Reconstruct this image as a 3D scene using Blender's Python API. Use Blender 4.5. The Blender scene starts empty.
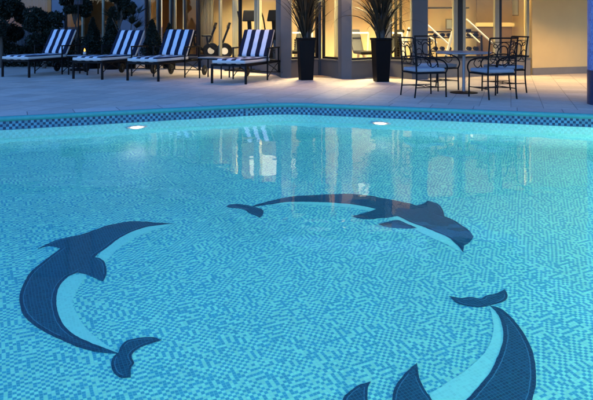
import bpy, bmesh, math, random
import numpy as np
from mathutils import Vector, Matrix
random.seed(7)
RNG = np.random.default_rng(11)
R = math.radians
PI = math.pi
scene = bpy.context.scene
COL = scene.collection

# ------------------------------------------------------------------ camera, sky, exposure
cam_d = bpy.data.cameras.new('camera')
cam_d.sensor_width = 36.0
cam_d.lens = 660.0 / 593.0 * 36.0
cam_d.shift_y = -(200.0 - 25.0) / 593.0          # level architectural lens, view shifted down
cam_d.clip_start = 0.05
cam_d.clip_end = 1000.0
cam = bpy.data.objects.new('camera', cam_d)
cam.location = (0, 0, 1.2)
cam.rotation_euler = (R(90), 0, 0)
COL.objects.link(cam)
scene.camera = cam

world = bpy.data.worlds.new('World')
scene.world = world
world.use_nodes = True
wn = world.node_tree
for n in list(wn.nodes):
    wn.nodes.remove(n)
w_out = wn.nodes.new('ShaderNodeOutputWorld')
w_bg = wn.nodes.new('ShaderNodeBackground')
w_sky = wn.nodes.new('ShaderNodeTexSky')
w_sky.sky_type = 'NISHITA'
w_sky.sun_disc = False
w_sky.sun_elevation = R(4.0)
w_sky.sun_rotation = R(12)          # the sun has gone down behind the hotel
w_sky.air_density = 1.0
w_sky.dust_density = 0.4
w_sky.ozone_density = 5.0
w_mul = wn.nodes.new('ShaderNodeMixRGB')
w_mul.blend_type = 'MULTIPLY'
w_mul.inputs[0].default_value = 1.0
w_mul.inputs[2].default_value = (2.25, 1.44, 1.55, 1)   # camera white balance
wn.links.new(w_sky.outputs[0], w_mul.inputs[1])
wn.links.new(w_mul.outputs[0], w_bg.inputs[0])
w_bg.inputs[1].default_value = SKY_STRENGTH = 0.15
wn.links.new(w_bg.outputs[0], w_out.inputs[0])

scene.view_settings.view_transform = 'Standard'
scene.view_settings.look = 'None'
scene.view_settings.exposure = 3.2        # long dusk exposure
scene.view_settings.gamma = 1.0
scene.view_settings.use_curve_mapping = False
scene.render.engine = 'CYCLES'
cy = scene.cycles
cy.max_bounces = 12
cy.diffuse_bounces = 5
cy.glossy_bounces = 6
cy.transmission_bounces = 8
cy.transparent_max_bounces = 12
cy.sample_clamp_indirect = 3.0
cy.use_denoising = True
cy.denoiser = 'OPENIMAGEDENOISE'
cy.use_adaptive_sampling = False
cy.filter_width = 1.65            # the photograph is soft

# ------------------------------------------------------------------ materials
class NT:
    """tiny node helper"""
    def __init__(self, name):
        self.m = bpy.data.materials.new(name)
        self.m.use_nodes = True
        self.t = self.m.node_tree
        for n in list(self.t.nodes):
            self.t.nodes.remove(n)
        self.out = self.t.nodes.new('ShaderNodeOutputMaterial')
    def n(self, kind, **kw):
        nd = self.t.nodes.new('ShaderNode' + kind)
        for k, v in kw.items():
            setattr(nd, k, v)
        return nd
    def l(self, a, b):
        self.t.links.new(a, b)
    def put(self, sock, v):
        if isinstance(v, bpy.types.NodeSocket):
            self.l(v, sock)
        elif isinstance(v, (tuple, list)):
            sock.default_value = tuple(v) if len(v) != 3 or sock.type == 'VECTOR' else (*v, 1)
        else:
            sock.default_value = v
    def math(self, op, a, b=0.0, c=0.0):
        nd = self.n('Math', operation=op)
        self.put(nd.inputs[0], a); self.put(nd.inputs[1], b)
        if len(nd.inputs) > 2: self.put(nd.inputs[2], c)
        return nd.outputs[0]
    def mix(self, f, a, b, mode='MIX'):
        nd = self.n('MixRGB', blend_type=mode)
        self.put(nd.inputs[0], f); self.put(nd.inputs[1], a); self.put(nd.inputs[2], b)
        return nd.outputs[0]
    def coords(self, which='Object'):
        return self.n('TexCoord').outputs[which]
    def rotz(self, vec, ang):
        nd = self.n('VectorRotate', rotation_type='Z_AXIS')
        self.l(vec, nd.inputs['Vector']); nd.inputs['Angle'].default_value = ang
        return nd.outputs[0]
    def xyz(self, vec):
        nd = self.n('SeparateXYZ'); self.l(vec, nd.inputs[0]); return nd.outputs
    def comb(self, x, y, z=0.0):
        nd = self.n('CombineXYZ')
        self.put(nd.inputs[0], x); self.put(nd.inputs[1], y); self.put(nd.inputs[2], z)
        return nd.outputs[0]
    def noise(self, vec, scale, detail=3.0, rough=0.5):
        nd = self.n('TexNoise')
        if vec is not None: self.l(vec, nd.inputs['Vector'])
        nd.inputs['Scale'].default_value = scale
        nd.inputs['Detail'].default_value = detail
        nd.inputs['Roughness'].default_value = rough
        return nd.outputs[0]
    def white(self, vec):
        nd = self.n('TexWhiteNoise', noise_dimensions='3D'); self.l(vec, nd.inputs['Vector'])
        return nd.outputs['Value']
    def bsdf(self, color, rough=0.6, metallic=0.0, spec=0.5, bump=None, bstr=0.2, bdist=0.01, **kw):
        p = self.n('BsdfPrincipled')
        self.put(p.inputs['Base Color'], color)
        self.put(p.inputs['Roughness'], rough)
        p.inputs['Metallic'].default_value = metallic
        p.inputs['Specular IOR Level'].default_value = spec
        for k, v in kw.items():
            self.put(p.inputs[k.replace('_', ' ')], v)
        if bump is not None:
            b = self.n('Bump'); b.inputs['Strength'].default_value = bstr
            b.inputs['Distance'].default_value = bdist
            self.l(bump, b.inputs['Height']); self.l(b.outputs[0], p.inputs['Normal'])
        self.l(p.outputs[0], self.out.inputs[0])
        return p

def mottled(name, c, var=0.25, scale=6.0, rough=0.6, metallic=0.0, bstr=0.15, bdist=0.004, spec=0.4, **kw):
    t = NT(name)
    nz = t.noise(t.coords(), scale, 4.0, 0.6)
    lo = tuple(x * (1 - var) for x in c); hi = tuple(min(1, x * (1 + var)) for x in c)
    t.bsdf(t.mix(nz, lo, hi), rough, metallic, spec, bump=t.noise(t.coords(), scale * 6, 3.0), bstr=bstr, bdist=bdist, **kw)
    return t.m

def emission(name, c, s):
    t = NT(name)
    e = t.n('Emission'); t.put(e.inputs[0], c); e.inputs[1].default_value = s
    t.l(e.outputs[0], t.out.inputs[0])
    return t.m

TILE_ROT = -R(25.5)       # pool floor tile courses run along the pool's far-left side
TILE = 0.0205

def mosaic_field(t, u, v):
    """0/1 mask of dark tiles: a checker whose phase slips at random along rows"""
    fx = t.math('FLOOR', u); fy = t.math('FLOOR', v)
    def run(a, b, seed, length):
        ph = t.math('FLOOR', t.math('DIVIDE', t.math('ADD', a, t.math('MULTIPLY', t.white(t.comb(b, seed, 3.0)), length)), length))
        return t.math('GREATER_THAN', t.white(t.comb(ph, b, seed)), 0.78)
    row = t.math('ADD', t.math('ADD', fx, fy), run(fx, fy, 1.5, 4.0))
    colm = t.math('ADD', t.math('ADD', fx, fy), run(fy, fx, 9.5, 3.0))
    pick = t.math('GREATER_THAN', t.white(t.comb(t.math('FLOOR', t.math('DIVIDE', fx, 9.0)), t.math('FLOOR', t.math('DIVIDE', fy, 9.0)), 4.0)), 0.5)
    k = t.math('ADD', t.math('MULTIPLY', row, pick), t.math('MULTIPLY', colm, t.math('SUBTRACT', 1.0, pick)))
    dark = t.math('FLOORED_MODULO', k, 2.0)
    flip = t.math('GREATER_THAN', t.white(t.comb(fx, fy, 7.0)), 0.94)
    dark = t.math('ABSOLUTE', t.math('SUBTRACT', dark, flip))
    tone = t.white(t.comb(fx, fy, 2.0))
    return dark, tone

def edge_mask(t, u, v, w):
    """1 inside a tile, 0 in the grout"""
    def one(a):
        f = t.math('FRACT', a)
        d = t.math('MINIMUM', f, t.math('SUBTRACT', 1.0, f))
        return t.math('GREATER_THAN', d, w)
    return t.math('MULTIPLY', one(u), one(v))

def mosaic_mat(name, light, dark_c, uvname=None, tile=TILE, keep=1.0, grout=(0.19, 0.68, 0.55), rough=0.35, gw=0.06):
    t = NT(name)
    if uvname:
        vec = t.coords('UV'); s = t.xyz(vec)
    else:
        vec = t.rotz(t.coords(), TILE_ROT); s = t.xyz(vec)
    u = t.math('DIVIDE', s[0], tile); v = t.math('DIVIDE', s[1], tile)
    dark, tone = mosaic_field(t, u, v)
    if keep < 1.0:
        # paler upwards with fewer dark tiles: lamp glow put into the wall colour
        mr = t.n('MapRange'); t.put(mr.inputs[0], s[1])
        for k_, q_ in zip((1, 2, 3, 4), (-0.37, 0.55, 1.0, keep)): mr.inputs[k_].default_value = q_
        up = t.math('DIVIDE', t.math('SUBTRACT', 1.0, mr.outputs[0]), 1.0 - keep)
        dark = t.math('MULTIPLY', dark, t.math('LESS_THAN', t.white(t.comb(t.math('FLOOR', u), t.math('FLOOR', v), 5.0)), mr.outputs[0]))
        light = t.mix(up, (0.27, 0.83, 0.53), light); dark_c = t.mix(up, (0.045, 0.40, 0.42), dark_c)
    var = t.math('MULTIPLY_ADD', tone, 0.18, 0.91)
    col = t.mix(dark, light, dark_c)
    col = t.mix(1.0, col, t.comb(var, var, var), 'MULTIPLY')
    # slow drift of the tile batches
    drift = t.math('MULTIPLY_ADD', t.noise(t.coords(), 0.7, 2.0), 0.3, 0.85)
    col = t.mix(1.0, col, t.comb(drift, drift, drift), 'MULTIPLY')
    col = t.mix(edge_mask(t, u, v, gw), grout, col)
    t.bsdf(col, rough)
    return t.m

def grid_mat(name, c, line, tile=TILE, gw=0.09, var=0.5, rough=0.35):
    t = NT(name)
    s = t.xyz(t.rotz(t.coords(), TILE_ROT))
    u = t.math('DIVIDE', s[0], tile); v = t.math('DIVIDE', s[1], tile)
    tone = t.white(t.comb(t.math('FLOOR', u), t.math('FLOOR', v), 2.0))
    k = t.math('MULTIPLY_ADD', tone, var, 1.0 - var / 2)
    col = t.mix(1.0, c, t.comb(k, k, k), 'MULTIPLY')
    col = t.mix(edge_mask(t, u, v, gw), line, col)
    t.bsdf(col, rough)
    return t.m

M = {}
M['pool_floor'] = mosaic_mat('pool floor mosaic', (0.27, 0.83, 0.53), (0.045, 0.40, 0.42))
M['pool_wall'] = mosaic_mat('pool wall mosaic', (0.42, 0.92, 0.82), (0.22, 0.80, 0.70), uvname='uv', keep=0.22)
M['navy_tile'] = grid_mat('navy dolphin tile', (0.005, 0.062, 0.100), (0.014, 0.13, 0.17))
M['rim_tile'] = grid_mat('deep navy rim tile', (0.004, 0.042, 0.075), (0.010, 0.08, 0.12))
M['pale_tile'] = grid_mat('pale belly tile', (0.24, 0.77, 0.56), (0.27, 0.80, 0.60), var=0.12)
M['line_tile'] = grid_mat('thin inlay tile', (0.04, 0.20, 0.26), (0.05, 0.22, 0.27), var=0.3)

def band_mat():
    t = NT('waterline checker tile')
    s = t.xyz(t.coords('UV'))
    u = t.math('DIVIDE', s[0], 0.0375); v = t.math('DIVIDE', s[1], 0.0365)
    fx = t.math('FLOOR', u); fy = t.math('FLOOR', v)
    slip = t.math('GREATER_THAN', t.white(t.comb(t.math('FLOOR', t.math('DIVIDE', fx, 11.0)), fy, 1.0)), 0.97)
    d = t.math('FLOORED_MODULO', t.math('ADD', t.math('ADD', fx, fy), slip), 2.0)
    tone = t.math('MULTIPLY_ADD', t.white(t.comb(fx, fy, 2.0)), 0.5, 0.75)
    col = t.mix(d, (0.065, 0.20, 0.23), (0.005, 0.028, 0.055))
    col = t.mix(1.0, col, t.comb(tone, tone, tone), 'MULTIPLY')
    col = t.mix(edge_mask(t, u, v, 0.05), (0.05, 0.14, 0.19), col)
    t.bsdf(col, 0.35, spec=0.25)
    return t.m
M['band'] = band_mat()
M['nosing'] = mottled('teal nosing tile', (0.04, 0.22, 0.19), 0.2, 20, 0.4, spec=0.25)

def deck_mat(name, rot, size, uv=False, base=(0.43, 0.35, 0.27)):
    t = NT(name)
    if uv:
        s = t.xyz(t.coords('UV'))
    else:
        s = t.xyz(t.rotz(t.coords(), rot))
    u = t.math('DIVIDE', s[0], size[0]); v = t.math('DIVIDE', s[1], size[1])
    fx = t.math('FLOOR', u); fy = t.math('FLOOR', v)
    tone = t.math('MULTIPLY_ADD', t.white(t.comb(fx, fy, 1.0)), 0.42, 0.79)
    hue = t.white(t.comb(fx, fy, 5.0))
    c = t.mix(hue, base, (base[0] * 1.02, base[1] * 0.93, base[2] * 0.84))
    c = t.mix(1.0, c, t.comb(tone, tone, tone), 'MULTIPLY')
    st = t.noise(t.coords(), 9.0, 6.0, 0.65)
    c = t.mix(t.math('MULTIPLY', st, 0.75), c, (0.20, 0.175, 0.15))
    big = t.noise(t.coords(), 0.8, 3.0, 0.6)
    c = t.mix(t.math('MULTIPLY', big, 0.3), c, (0.46, 0.42, 0.37))
    em = edge_mask(t, u, v, 0.011)
    c = t.mix(em, (0.13, 0.115, 0.10), c)
    h = t.math('ADD', t.math('MULTIPLY', em, 1.0), t.math('MULTIPLY', t.noise(t.coords(), 40.0, 4.0), 0.25))
    t.bsdf(c, t.math('MULTIPLY_ADD', st, 0.3, 0.42), bump=h, bstr=0.5, bdist=0.004)
    return t.m
M['deck'] = deck_mat('stone deck slabs', R(18.0), (0.45, 0.45))
M['coping'] = deck_mat('stone coping slabs', 0, (0.60, 10.0), uv=True, base=(0.42, 0.37, 0.31))

M['grey_render'] = mottled('grey painted render', (0.068, 0.063, 0.056), 0.14, 3.0, 0.8)
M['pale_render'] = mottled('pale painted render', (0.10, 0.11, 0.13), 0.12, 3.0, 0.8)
M['tan_render'] = mottled('tan stucco', (0.50, 0.34, 0.13), 0.10, 2.0, 0.85)
M['skirting'] = mottled('grey brown stone skirting', (0.14, 0.115, 0.08), 0.2, 5.0, 0.6)
M['roof'] = mottled('grey roof slab', (0.25, 0.25, 0.26), 0.15, 2.0, 0.85)
M['frame'] = mottled('black window frame', (0.005, 0.005, 0.006), 0.2, 12, 0.4, spec=0.25)
M['cream_frame'] = mottled('cream window post', (0.20, 0.175, 0.11), 0.12, 6, 0.5)
M['amber_wall'] = mottled('amber interior plaster', (0.74, 0.58, 0.30), 0.10, 0.7, 0.85)
M['brown_panel'] = mottled('brown wall panel', (0.16, 0.095, 0.04), 0.25, 3, 0.5)
M['wood_floor'] = mottled('interior wood floor', (0.25, 0.15, 0.07), 0.25, 4, 0.4)
M['black_metal'] = mottled('black wrought iron', (0.0018, 0.0018, 0.0022), 0.3, 20, 0.5, spec=0.1)
M['dark_metal'] = mottled('dark bronze furniture metal', (0.0018, 0.0018, 0.0022), 0.3, 20, 0.5, spec=0.1)
M['steel'] = mottled('brushed grey steel', (0.16, 0.165, 0.18), 0.15, 15, 0.4, metallic=0.8)
M['rubber'] = mottled('black rubber', (0.005, 0.005, 0.005), 0.3, 20, 0.7, spec=0.2)
M['tabletop'] = mottled('grey stone table top', (0.13, 0.13, 0.135), 0.2, 14, 0.35)
M['pot'] = mottled('black planter', (0.0022, 0.0018, 0.0016), 0.3, 8, 0.5, spec=0.08)
M['soil'] = mottled('dark potting soil', (0.03, 0.022, 0.016), 0.4, 20, 0.95)
M['bark'] = mottled('dark bark', (0.05, 0.04, 0.03), 0.4, 14, 0.9)
M['off_white'] = mottled('off white canvas', (0.36, 0.34, 0.30), 0.08, 12, 0.9)
M['cushion'] = mottled('pale grey seat canvas', (0.19, 0.19, 0.20), 0.10, 14, 0.9)
M['white_metal'] = mottled('white enamelled tube', (0.78, 0.76, 0.70), 0.05, 8, 0.35)
M['machine'] = mottled('black gym plastic', (0.002, 0.002, 0.002), 0.3, 8, 0.5, spec=0.15)
M['grey_plastic'] = mottled('silver grey plastic', (0.45, 0.44, 0.42), 0.1, 8, 0.4)
M['paper'] = mottled('pale print', (0.42, 0.46, 0.42), 0.2, 5, 0.7)

def leaf_mat(name, a, b):
    t = NT(name)
    g = t.n('NewGeometry')
    c = t.mix(g.outputs['Random Per Island'], a, b)
    p = t.bsdf(c, 0.55, spec=0.15)
    tr = t.n('BsdfTranslucent'); t.put(tr.inputs[0], c)
    mx = t.n('MixShader'); mx.inputs[0].default_value = 0.25
    t.l(p.outputs[0], mx.inputs[1]); t.l(tr.outputs[0], mx.inputs[2]); t.l(mx.outputs[0], t.out.inputs[0])
    return t.m
M['leaf_dark'] = leaf_mat('dark evergreen leaf', (0.004, 0.008, 0.005), (0.014, 0.020, 0.012))
M['leaf_palm'] = leaf_mat('palm blade', (0.006, 0.006, 0.004), (0.04, 0.034, 0.02))

def stripe_mat():
    t = NT('navy and white striped canvas')
    s = t.xyz(t.coords('UV'))
    k = t.math('FLOOR', t.math('MULTIPLY', s[0], 7.0))
    d = t.math('FLOORED_MODULO', k, 2.0)
    nz = t.noise(t.coords(), 14.0, 3.0)
    w = t.mix(nz, (0.35, 0.35, 0.36), (0.45, 0.45, 0.46))
    n = t.mix(nz, (0.0015, 0.003, 0.010), (0.004, 0.006, 0.018))
    t.bsdf(t.mix(d, n, w), 0.9, spec=0.2, bump=t.noise(t.coords(), 8.0, 2.0), bstr=0.3, bdist=0.01)
    return t.m
M['stripe'] = stripe_mat()

def curtain_mat(name, c):
    t = NT(name)
    nz = t.noise(t.coords(), 3.0, 3.0)
    cc = t.mix(nz, tuple(x * 0.85 for x in c), c)
    d = t.n('BsdfDiffuse'); t.put(d.inputs[0], cc)
    tr = t.n('BsdfTranslucent'); t.put(tr.inputs[0], cc)
    mx = t.n('MixShader'); mx.inputs[0].default_value = 0.45
    t.l(d.outputs[0], mx.inputs[1]); t.l(tr.outputs[0], mx.inputs[2]); t.l(mx.outputs[0], t.out.inputs[0])
    return t.m
M['curtain'] = curtain_mat('olive beige curtain cloth', (0.46, 0.43, 0.32))
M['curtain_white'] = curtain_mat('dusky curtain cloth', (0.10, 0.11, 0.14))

def glass_mat():
    t = NT('window glass')
    tr = t.n('BsdfTransparent'); t.put(tr.inputs[0], (0.93, 0.95, 0.94))
    gl = t.n('BsdfGlossy'); gl.inputs['Roughness'].default_value = 0.0
    fr = t.n('Fresnel'); fr.inputs[0].default_value = 1.5
    mx = t.n('MixShader')
    gm = t.n('NewGeometry')      # the far face of the pane adds no second mirror
    t.l(t.math('MULTIPLY', fr.outputs[0], t.math('SUBTRACT', 1.0, gm.outputs['Backfacing'])), mx.inputs[0]); t.l(tr.outputs[0], mx.inputs[1]); t.l(gl.outputs[0], mx.inputs[2])
    t.l(mx.outputs[0], t.out.inputs[0])
    return t.m
M['glass'] = glass_mat()

def water_mat():
    t = NT('still pool water')
    g = t.n('BsdfGlass'); g.inputs['IOR'].default_value = 1.33; g.inputs['Roughness'].default_value = 0.0
    t.put(g.inputs[0], (0.97, 0.99, 1.0))
    v = t.coords()
    a = t.noise(v, 1.6, 2.0, 0.5); b = t.noise(v, 7.0, 2.0, 0.5)
    c = t.noise(v, 17.0, 2.0, 0.5)
    h = t.math('ADD', t.math('ADD', t.math('MULTIPLY', a, 1.0), t.math('MULTIPLY', b, 0.11)), t.math('MULTIPLY', c, 0.006))
    bp = t.n('Bump'); bp.inputs['Strength'].default_value = 1.0; bp.inputs['Distance'].default_value = WATER_BUMP
    t.l(h, bp.inputs['Height']); t.l(bp.outputs[0], g.inputs['Normal'])
    t.l(g.outputs[0], t.out.inputs[0])
    return t.m
WATER_BUMP = 0.0046
M['water'] = water_mat()
M['pool_lens'] = emission('lit underwater lens', (1.0, 1.0, 0.76), POOL_LIGHT := 228.0)
M['pool_lens_soft'] = emission('lit underwater lens of the left side', (1.0, 1.0, 0.78), 140.0)
M['pool_lens_near'] = emission('lit underwater lens under the viewer', (1.0, 1.0, 0.80), 6.0)
def far_lens():
    # bright bulb behind a frosted lens: strong in the middle, faint at the rim
    t = NT('lit underwater lens on the far wall')
    s = t.xyz(t.coords())
    r2 = t.math('ADD', t.math('MULTIPLY', s[0], s[0]), t.math('MULTIPLY', s[2], s[2]))
    g = t.math('POWER', 2.718, t.math('MULTIPLY', r2, -1.0 / (0.038 ** 2)))
    e = t.n('Emission'); t.put(e.inputs[0], (1.0, 1.0, 0.84)); t.put(e.inputs[1], t.math('MULTIPLY_ADD', g, 42.0, 0.06))
    t.l(e.outputs[0], t.out.inputs[0])
    return t.m
M['pool_lens_far'] = far_lens()
M['ceiling_glow'] = emission('lit ceiling panel', (1.0, 0.75, 0.36), CEIL_LIGHT := 35.0)
M['bay_glow'] = emission('bright ceiling panel', (1.0, 0.77, 0.38), 48.0)
M['gym_glow'] = emission('soft ceiling panel', (1.0, 0.78, 0.37), 20.0)
M['lamp_rim'] = mottled('pale lamp rim', (0.5, 0.6, 0.6), 0.1, 10, 0.4)
M['baffle'] = mottled('black lamp baffle', (0.0008, 0.0008, 0.0008), 0.1, 10, 0.9, spec=0.02)
M['shade_glow'] = emission('glowing lamp shade', (1.0, 0.84, 0.56), 0.2)
M['dim_glow'] = emission('dim lit ceiling panel', (1.0, 0.70, 0.32), 1.3)
M['candle'] = emission('candle flame glow', (1.0, 0.42, 0.07), 0.45)

# ------------------------------------------------------------------ mesh helpers
class MB:
    """collects shapes into one mesh"""
    def __init__(self):
        self.v = []; self.f = []; self.mi = []; self.uv = {}
    def add(self, verts, faces, mi=0):
        o = len(self.v)
        self.v += [tuple(p) for p in verts]
        self.f += [tuple(i + o for i in f) for f in faces]
        self.mi += [mi] * len(faces)
        return self
    def box(self, x0, x1, y0, y1, z0, z1, mat=None):
        v = [Vector(p) for p in ((x0, y0, z0), (x1, y0, z0), (x1, y1, z0), (x0, y1, z0), (x0, y0, z1), (x1, y0, z1), (x1, y1, z1), (x0, y1, z1))]
        if mat is not None: v = [mat @ p for p in v]
        return self.add(v, [(0, 3, 2, 1), (4, 5, 6, 7), (0, 1, 5, 4), (1, 2, 6, 5), (2, 3, 7, 6), (3, 0, 4, 7)])
    def bar(self, a, b, w, h):
        """rectangular bar from a to b; w across (horizontal), h upright"""
        a = Vector(a); b = Vector(b); d = (b - a).normalized()
        up = Vector((0, 0, 1)) if abs(d.z) < 0.95 else Vector((0, 1, 0))
        s = d.cross(up).normalized() * (w / 2); u = s.cross(d).normalized() * (h / 2)
        v = [a - s - u, a + s - u, a + s + u, a - s + u, b - s - u, b + s - u, b + s + u, b - s + u]
        return self.add(v, [(0, 3, 2, 1), (4, 5, 6, 7), (0, 1, 5, 4), (1, 2, 6, 5), (2, 3, 7, 6), (3, 0, 4, 7)])
    def tube(self, pts, r, n=8, closed=False):
        pts = [Vector(p) for p in pts]; k = len(pts)
        rr = r if isinstance(r, (list, tuple)) else [r] * k
        ring = []; prev = None
        for i, p in enumerate(pts):
            if closed: d = pts[(i + 1) % k] - pts[i - 1]
            else: d = pts[min(i + 1, k - 1)] - pts[max(i - 1, 0)]
            d.normalize()
            if prev is None:
                a = Vector((0, 0, 1)) if abs(d.z) < 0.9 else Vector((1, 0, 0))
                s = d.cross(a).normalized()
            else:
                s = (prev - d * prev.dot(d)).normalized()
            prev = s; u = d.cross(s)
            ring.append([p + (s * math.cos(2 * PI * j / n) + u * math.sin(2 * PI * j / n)) * rr[i] for j in range(n)])
        v = [q for rg in ring for q in rg]; f = []
        m = k if closed else k - 1
        for i in range(m):
            a = i * n; b = ((i + 1) % k) * n
            for j in range(n):
                f.append((a + j, a + (j + 1) % n, b + (j + 1) % n, b + j))
        if not closed:
            f.append(tuple(range(n - 1, -1, -1))); f.append(tuple(range((k - 1) * n, k * n)))
        return self.add(v, f)
    def lathe(self, prof, n=24, c=(0, 0, 0), sq=False):
        v = []; f = []
        for r, z in prof:
            for j in range(n):
                a = 2 * PI * j / n
                v.append((c[0] + r * math.cos(a), c[1] + r * math.sin(a), c[2] + z))
        for i in range(len(prof) - 1):
            for j in range(n):
                f.append((i * n + j, i * n + (j + 1) % n, (i + 1) * n + (j + 1) % n, (i + 1) * n + j))
        f.append(tuple(range(n - 1, -1, -1))); f.append(tuple(range((len(prof) - 1) * n, len(prof) * n)))
        return self.add(v, f)
    def prism(self, poly, z0, z1):
        n = len(poly)
        v = [(p[0], p[1], z0) for p in poly] + [(p[0], p[1], z1) for p in poly]
        f = [tuple(range(n - 1, -1, -1)), tuple(range(n, 2 * n))]
        f += [(i, (i + 1) % n, n + (i + 1) % n, n + i) for i in range(n)]
        return self.add(v, f)
    def build(self, name, mat, parent=None, smooth=False, bevel=0.0, seg=2):
        me = bpy.data.meshes.new(name)
        me.from_pydata(self.v, [], self.f)
        mats = mat if isinstance(mat, (list, tuple)) else [mat]
        for m in mats: me.materials.append(m)
        if len(mats) > 1: me.polygons.foreach_set('material_index', self.mi)
        bm = bmesh.new(); bm.from_mesh(me)
        bmesh.ops.recalc_face_normals(bm, faces=bm.faces)
        bm.to_mesh(me); bm.free()
        if smooth:
            me.polygons.foreach_set('use_smooth', [True] * len(me.polygons))
            try: me.set_sharp_from_angle(angle=R(40))
            except Exception: pass
        o = bpy.data.objects.new(name, me); COL.objects.link(o)
        if parent: o.parent = parent
        if bevel:
            b = o.modifiers.new('bevel', 'BEVEL'); b.width = bevel; b.segments = seg; b.limit_method = 'ANGLE'
        return o

def tag(o, label=None, cat=None, group=None, kind=None):
    if label: o['label'] = label
    if cat: o['category'] = cat
    if group: o['group'] = group
    if kind: o['kind'] = kind
    return o

def thing(name, label, cat, loc=(0, 0, 0), rz=0.0, group=None):
    o = bpy.data.objects.new(name, None); COL.objects.link(o)
    o.empty_display_size = 0.2
    o.location = loc; o.rotation_euler = (0, 0, rz)
    return tag(o, label, cat, group)

def kids(o):
    return [c for c in COL.objects if c.parent == o]

def dup(root, loc, rz, label, group=None):
    r = root.copy(); COL.objects.link(r)
    r.location = loc; r.rotation_euler = (0, 0, rz); r['label'] = label
    if group: r['group'] = group
    for ch in kids(root):
        c = ch.copy(); COL.objects.link(c); c.parent = r
        for g in kids(ch):
            d = g.copy(); COL.objects.link(d); d.parent = c
    return r

def arc(c, r, a0, a1, n, plane='xz'):
    out = []
    for i in range(n + 1):
        a = a0 + (a1 - a0) * i / n
        p, q = r * math.cos(a), r * math.sin(a)
        out.append((c[0] + p, c[1], c[2] + q) if plane == 'xz' else (c[0] + p, c[1] + q, c[2]) if plane == 'xy' else (c[0], c[1] + p, c[2] + q))
    return out

def crom(pts, sub=8):
    """smooth open curve through pts (any dimension)"""
    P = [np.array(p, float) for p in pts]
    if len(P) < 3: return [tuple(p) for p in P]
    P = [2 * P[0] - P[1]] + P + [2 * P[-1] - P[-2]]
    out = []
    for i in range(1, len(P) - 2):
        p0, p1, p2, p3 = P[i - 1:i + 3]
        for k in range(sub):
            t = k / sub
            out.append(tuple(0.5 * ((2 * p1) + (-p0 + p2) * t + (2 * p0 - 5 * p1 + 4 * p2 - p3) * t * t + (-p0 + 3 * p1 - 3 * p2 + p3) * t ** 3)))
    out.append(tuple(P[-2]))
    return out

def closed_curve(pts, sub=6):
    """closed outline; points flagged 1 stay sharp corners"""
    n = len(pts); cs = [i for i, p in enumerate(pts) if p[2] == 1]
    out = []
    for a, b in zip(cs, cs[1:] + [cs[0] + n]):
        seg = [pts[i % n][:2] for i in range(a, b + 1)]
        out += crom(seg, sub)[:-1]
    return out
# ------------------------------------------------------------------ pool
WZ = -0.17          # water level below the deck
DEPTH = 1.2
FZ = WZ - DEPTH
def line_pt(o, d, t): return (o[0] + d[0] * t, o[1] + d[1] * t)
APEX = (-0.194, 10.21)
LD = Vector((-0.917, -0.399)).normalized(); RD = Vector((0.951, -0.310)).normalized()
corners = [APEX, line_pt(APEX, RD, 7.2), (6.65, 1.4), (-6.8, 1.4), line_pt(APEX, LD, 7.0)]
def rounded(cs, r, n=10):
    out = []
    k = len(cs)
    for i in range(k):
        p = Vector(cs[i]); a = (Vector(cs[i - 1]) - p).normalized(); b = (Vector(cs[(i + 1) % k]) - p).normalized()
        half = a.angle(b) / 2; t = r / math.tan(half)
        s, e = p + a * t, p + b * t
        c = p + (a + b).normalized() * (r / math.sin(half))
        a0 = math.atan2(s.y - c.y, s.x - c.x); a1 = math.atan2(e.y - c.y, e.x - c.x)
        d = (a1 - a0 + PI) % (2 * PI) - PI
        for j in range(n + 1):
            out.append((c.x + r * math.cos(a0 + d * j / n), c.y + r * math.sin(a0 + d * j / n)))
    return out
OUT = rounded(corners, 1.1)
# resample evenly so every ring has short edges
def resample(poly, step):
    out = []; k = len(poly)
    for i in range(k):
        a = Vector(poly[i]); b = Vector(poly[(i + 1) % k]); L = (b - a).length
        m = max(1, int(L / step))
        for j in range(m): out.append(tuple(a + (b - a) * (j / m)))
    return out
OUT = resample(OUT, 0.25)
NP = len(OUT)
def offset(poly, d):
    k = len(poly); out = []
    for i in range(k):
        a = Vector(poly[i - 1]); b = Vector(poly[(i + 1) % k]); t = (b - a).normalized()
        n = Vector((t.y, -t.x))
        out.append(tuple(Vector(poly[i]) + n * d))
    return out
# orientation: offset(+) must grow the outline
def area(p): return sum(p[i - 1][0] * p[i][1] - p[i][0] * p[i - 1][1] for i in range(len(p))) / 2
if area(OUT) < 0: OUT = OUT[::-1]
cum = [0.0]
for i in range(NP): cum.append(cum[-1] + (Vector(OUT[(i + 1) % NP]) - Vector(OUT[i])).length)

def ring_strip(name, rows, mat, kind='structure', smooth=False):
    """rows: list of (polyline, z, v) swept round the pool; uv = metres along, v"""
    verts = []; faces = []; uvs = []
    for poly, z, v in rows:
        verts += [(p[0], p[1], z) for p in poly]
    for r in range(len(rows) - 1):
        for i in range(NP):
            j = (i + 1) % NP
            faces.append((r * NP + i, r * NP + j, (r + 1) * NP + j, (r + 1) * NP + i))
            uvs += [(cum[i], rows[r][2]), (cum[i + 1], rows[r][2]), (cum[i + 1], rows[r + 1][2]), (cum[i], rows[r + 1][2])]
    me = bpy.data.meshes.new(name); me.from_pydata(verts, [], faces)
    uvl = me.uv_layers.new(name='uv')
    for k, uv in enumerate(uvs): uvl.data[k].uv = uv
    me.materials.append(mat)
    if smooth: me.polygons.foreach_set('use_smooth', [True] * len(me.polygons))
    o = bpy.data.objects.new(name, me); COL.objects.link(o)
    return tag(o, kind=kind)

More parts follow.
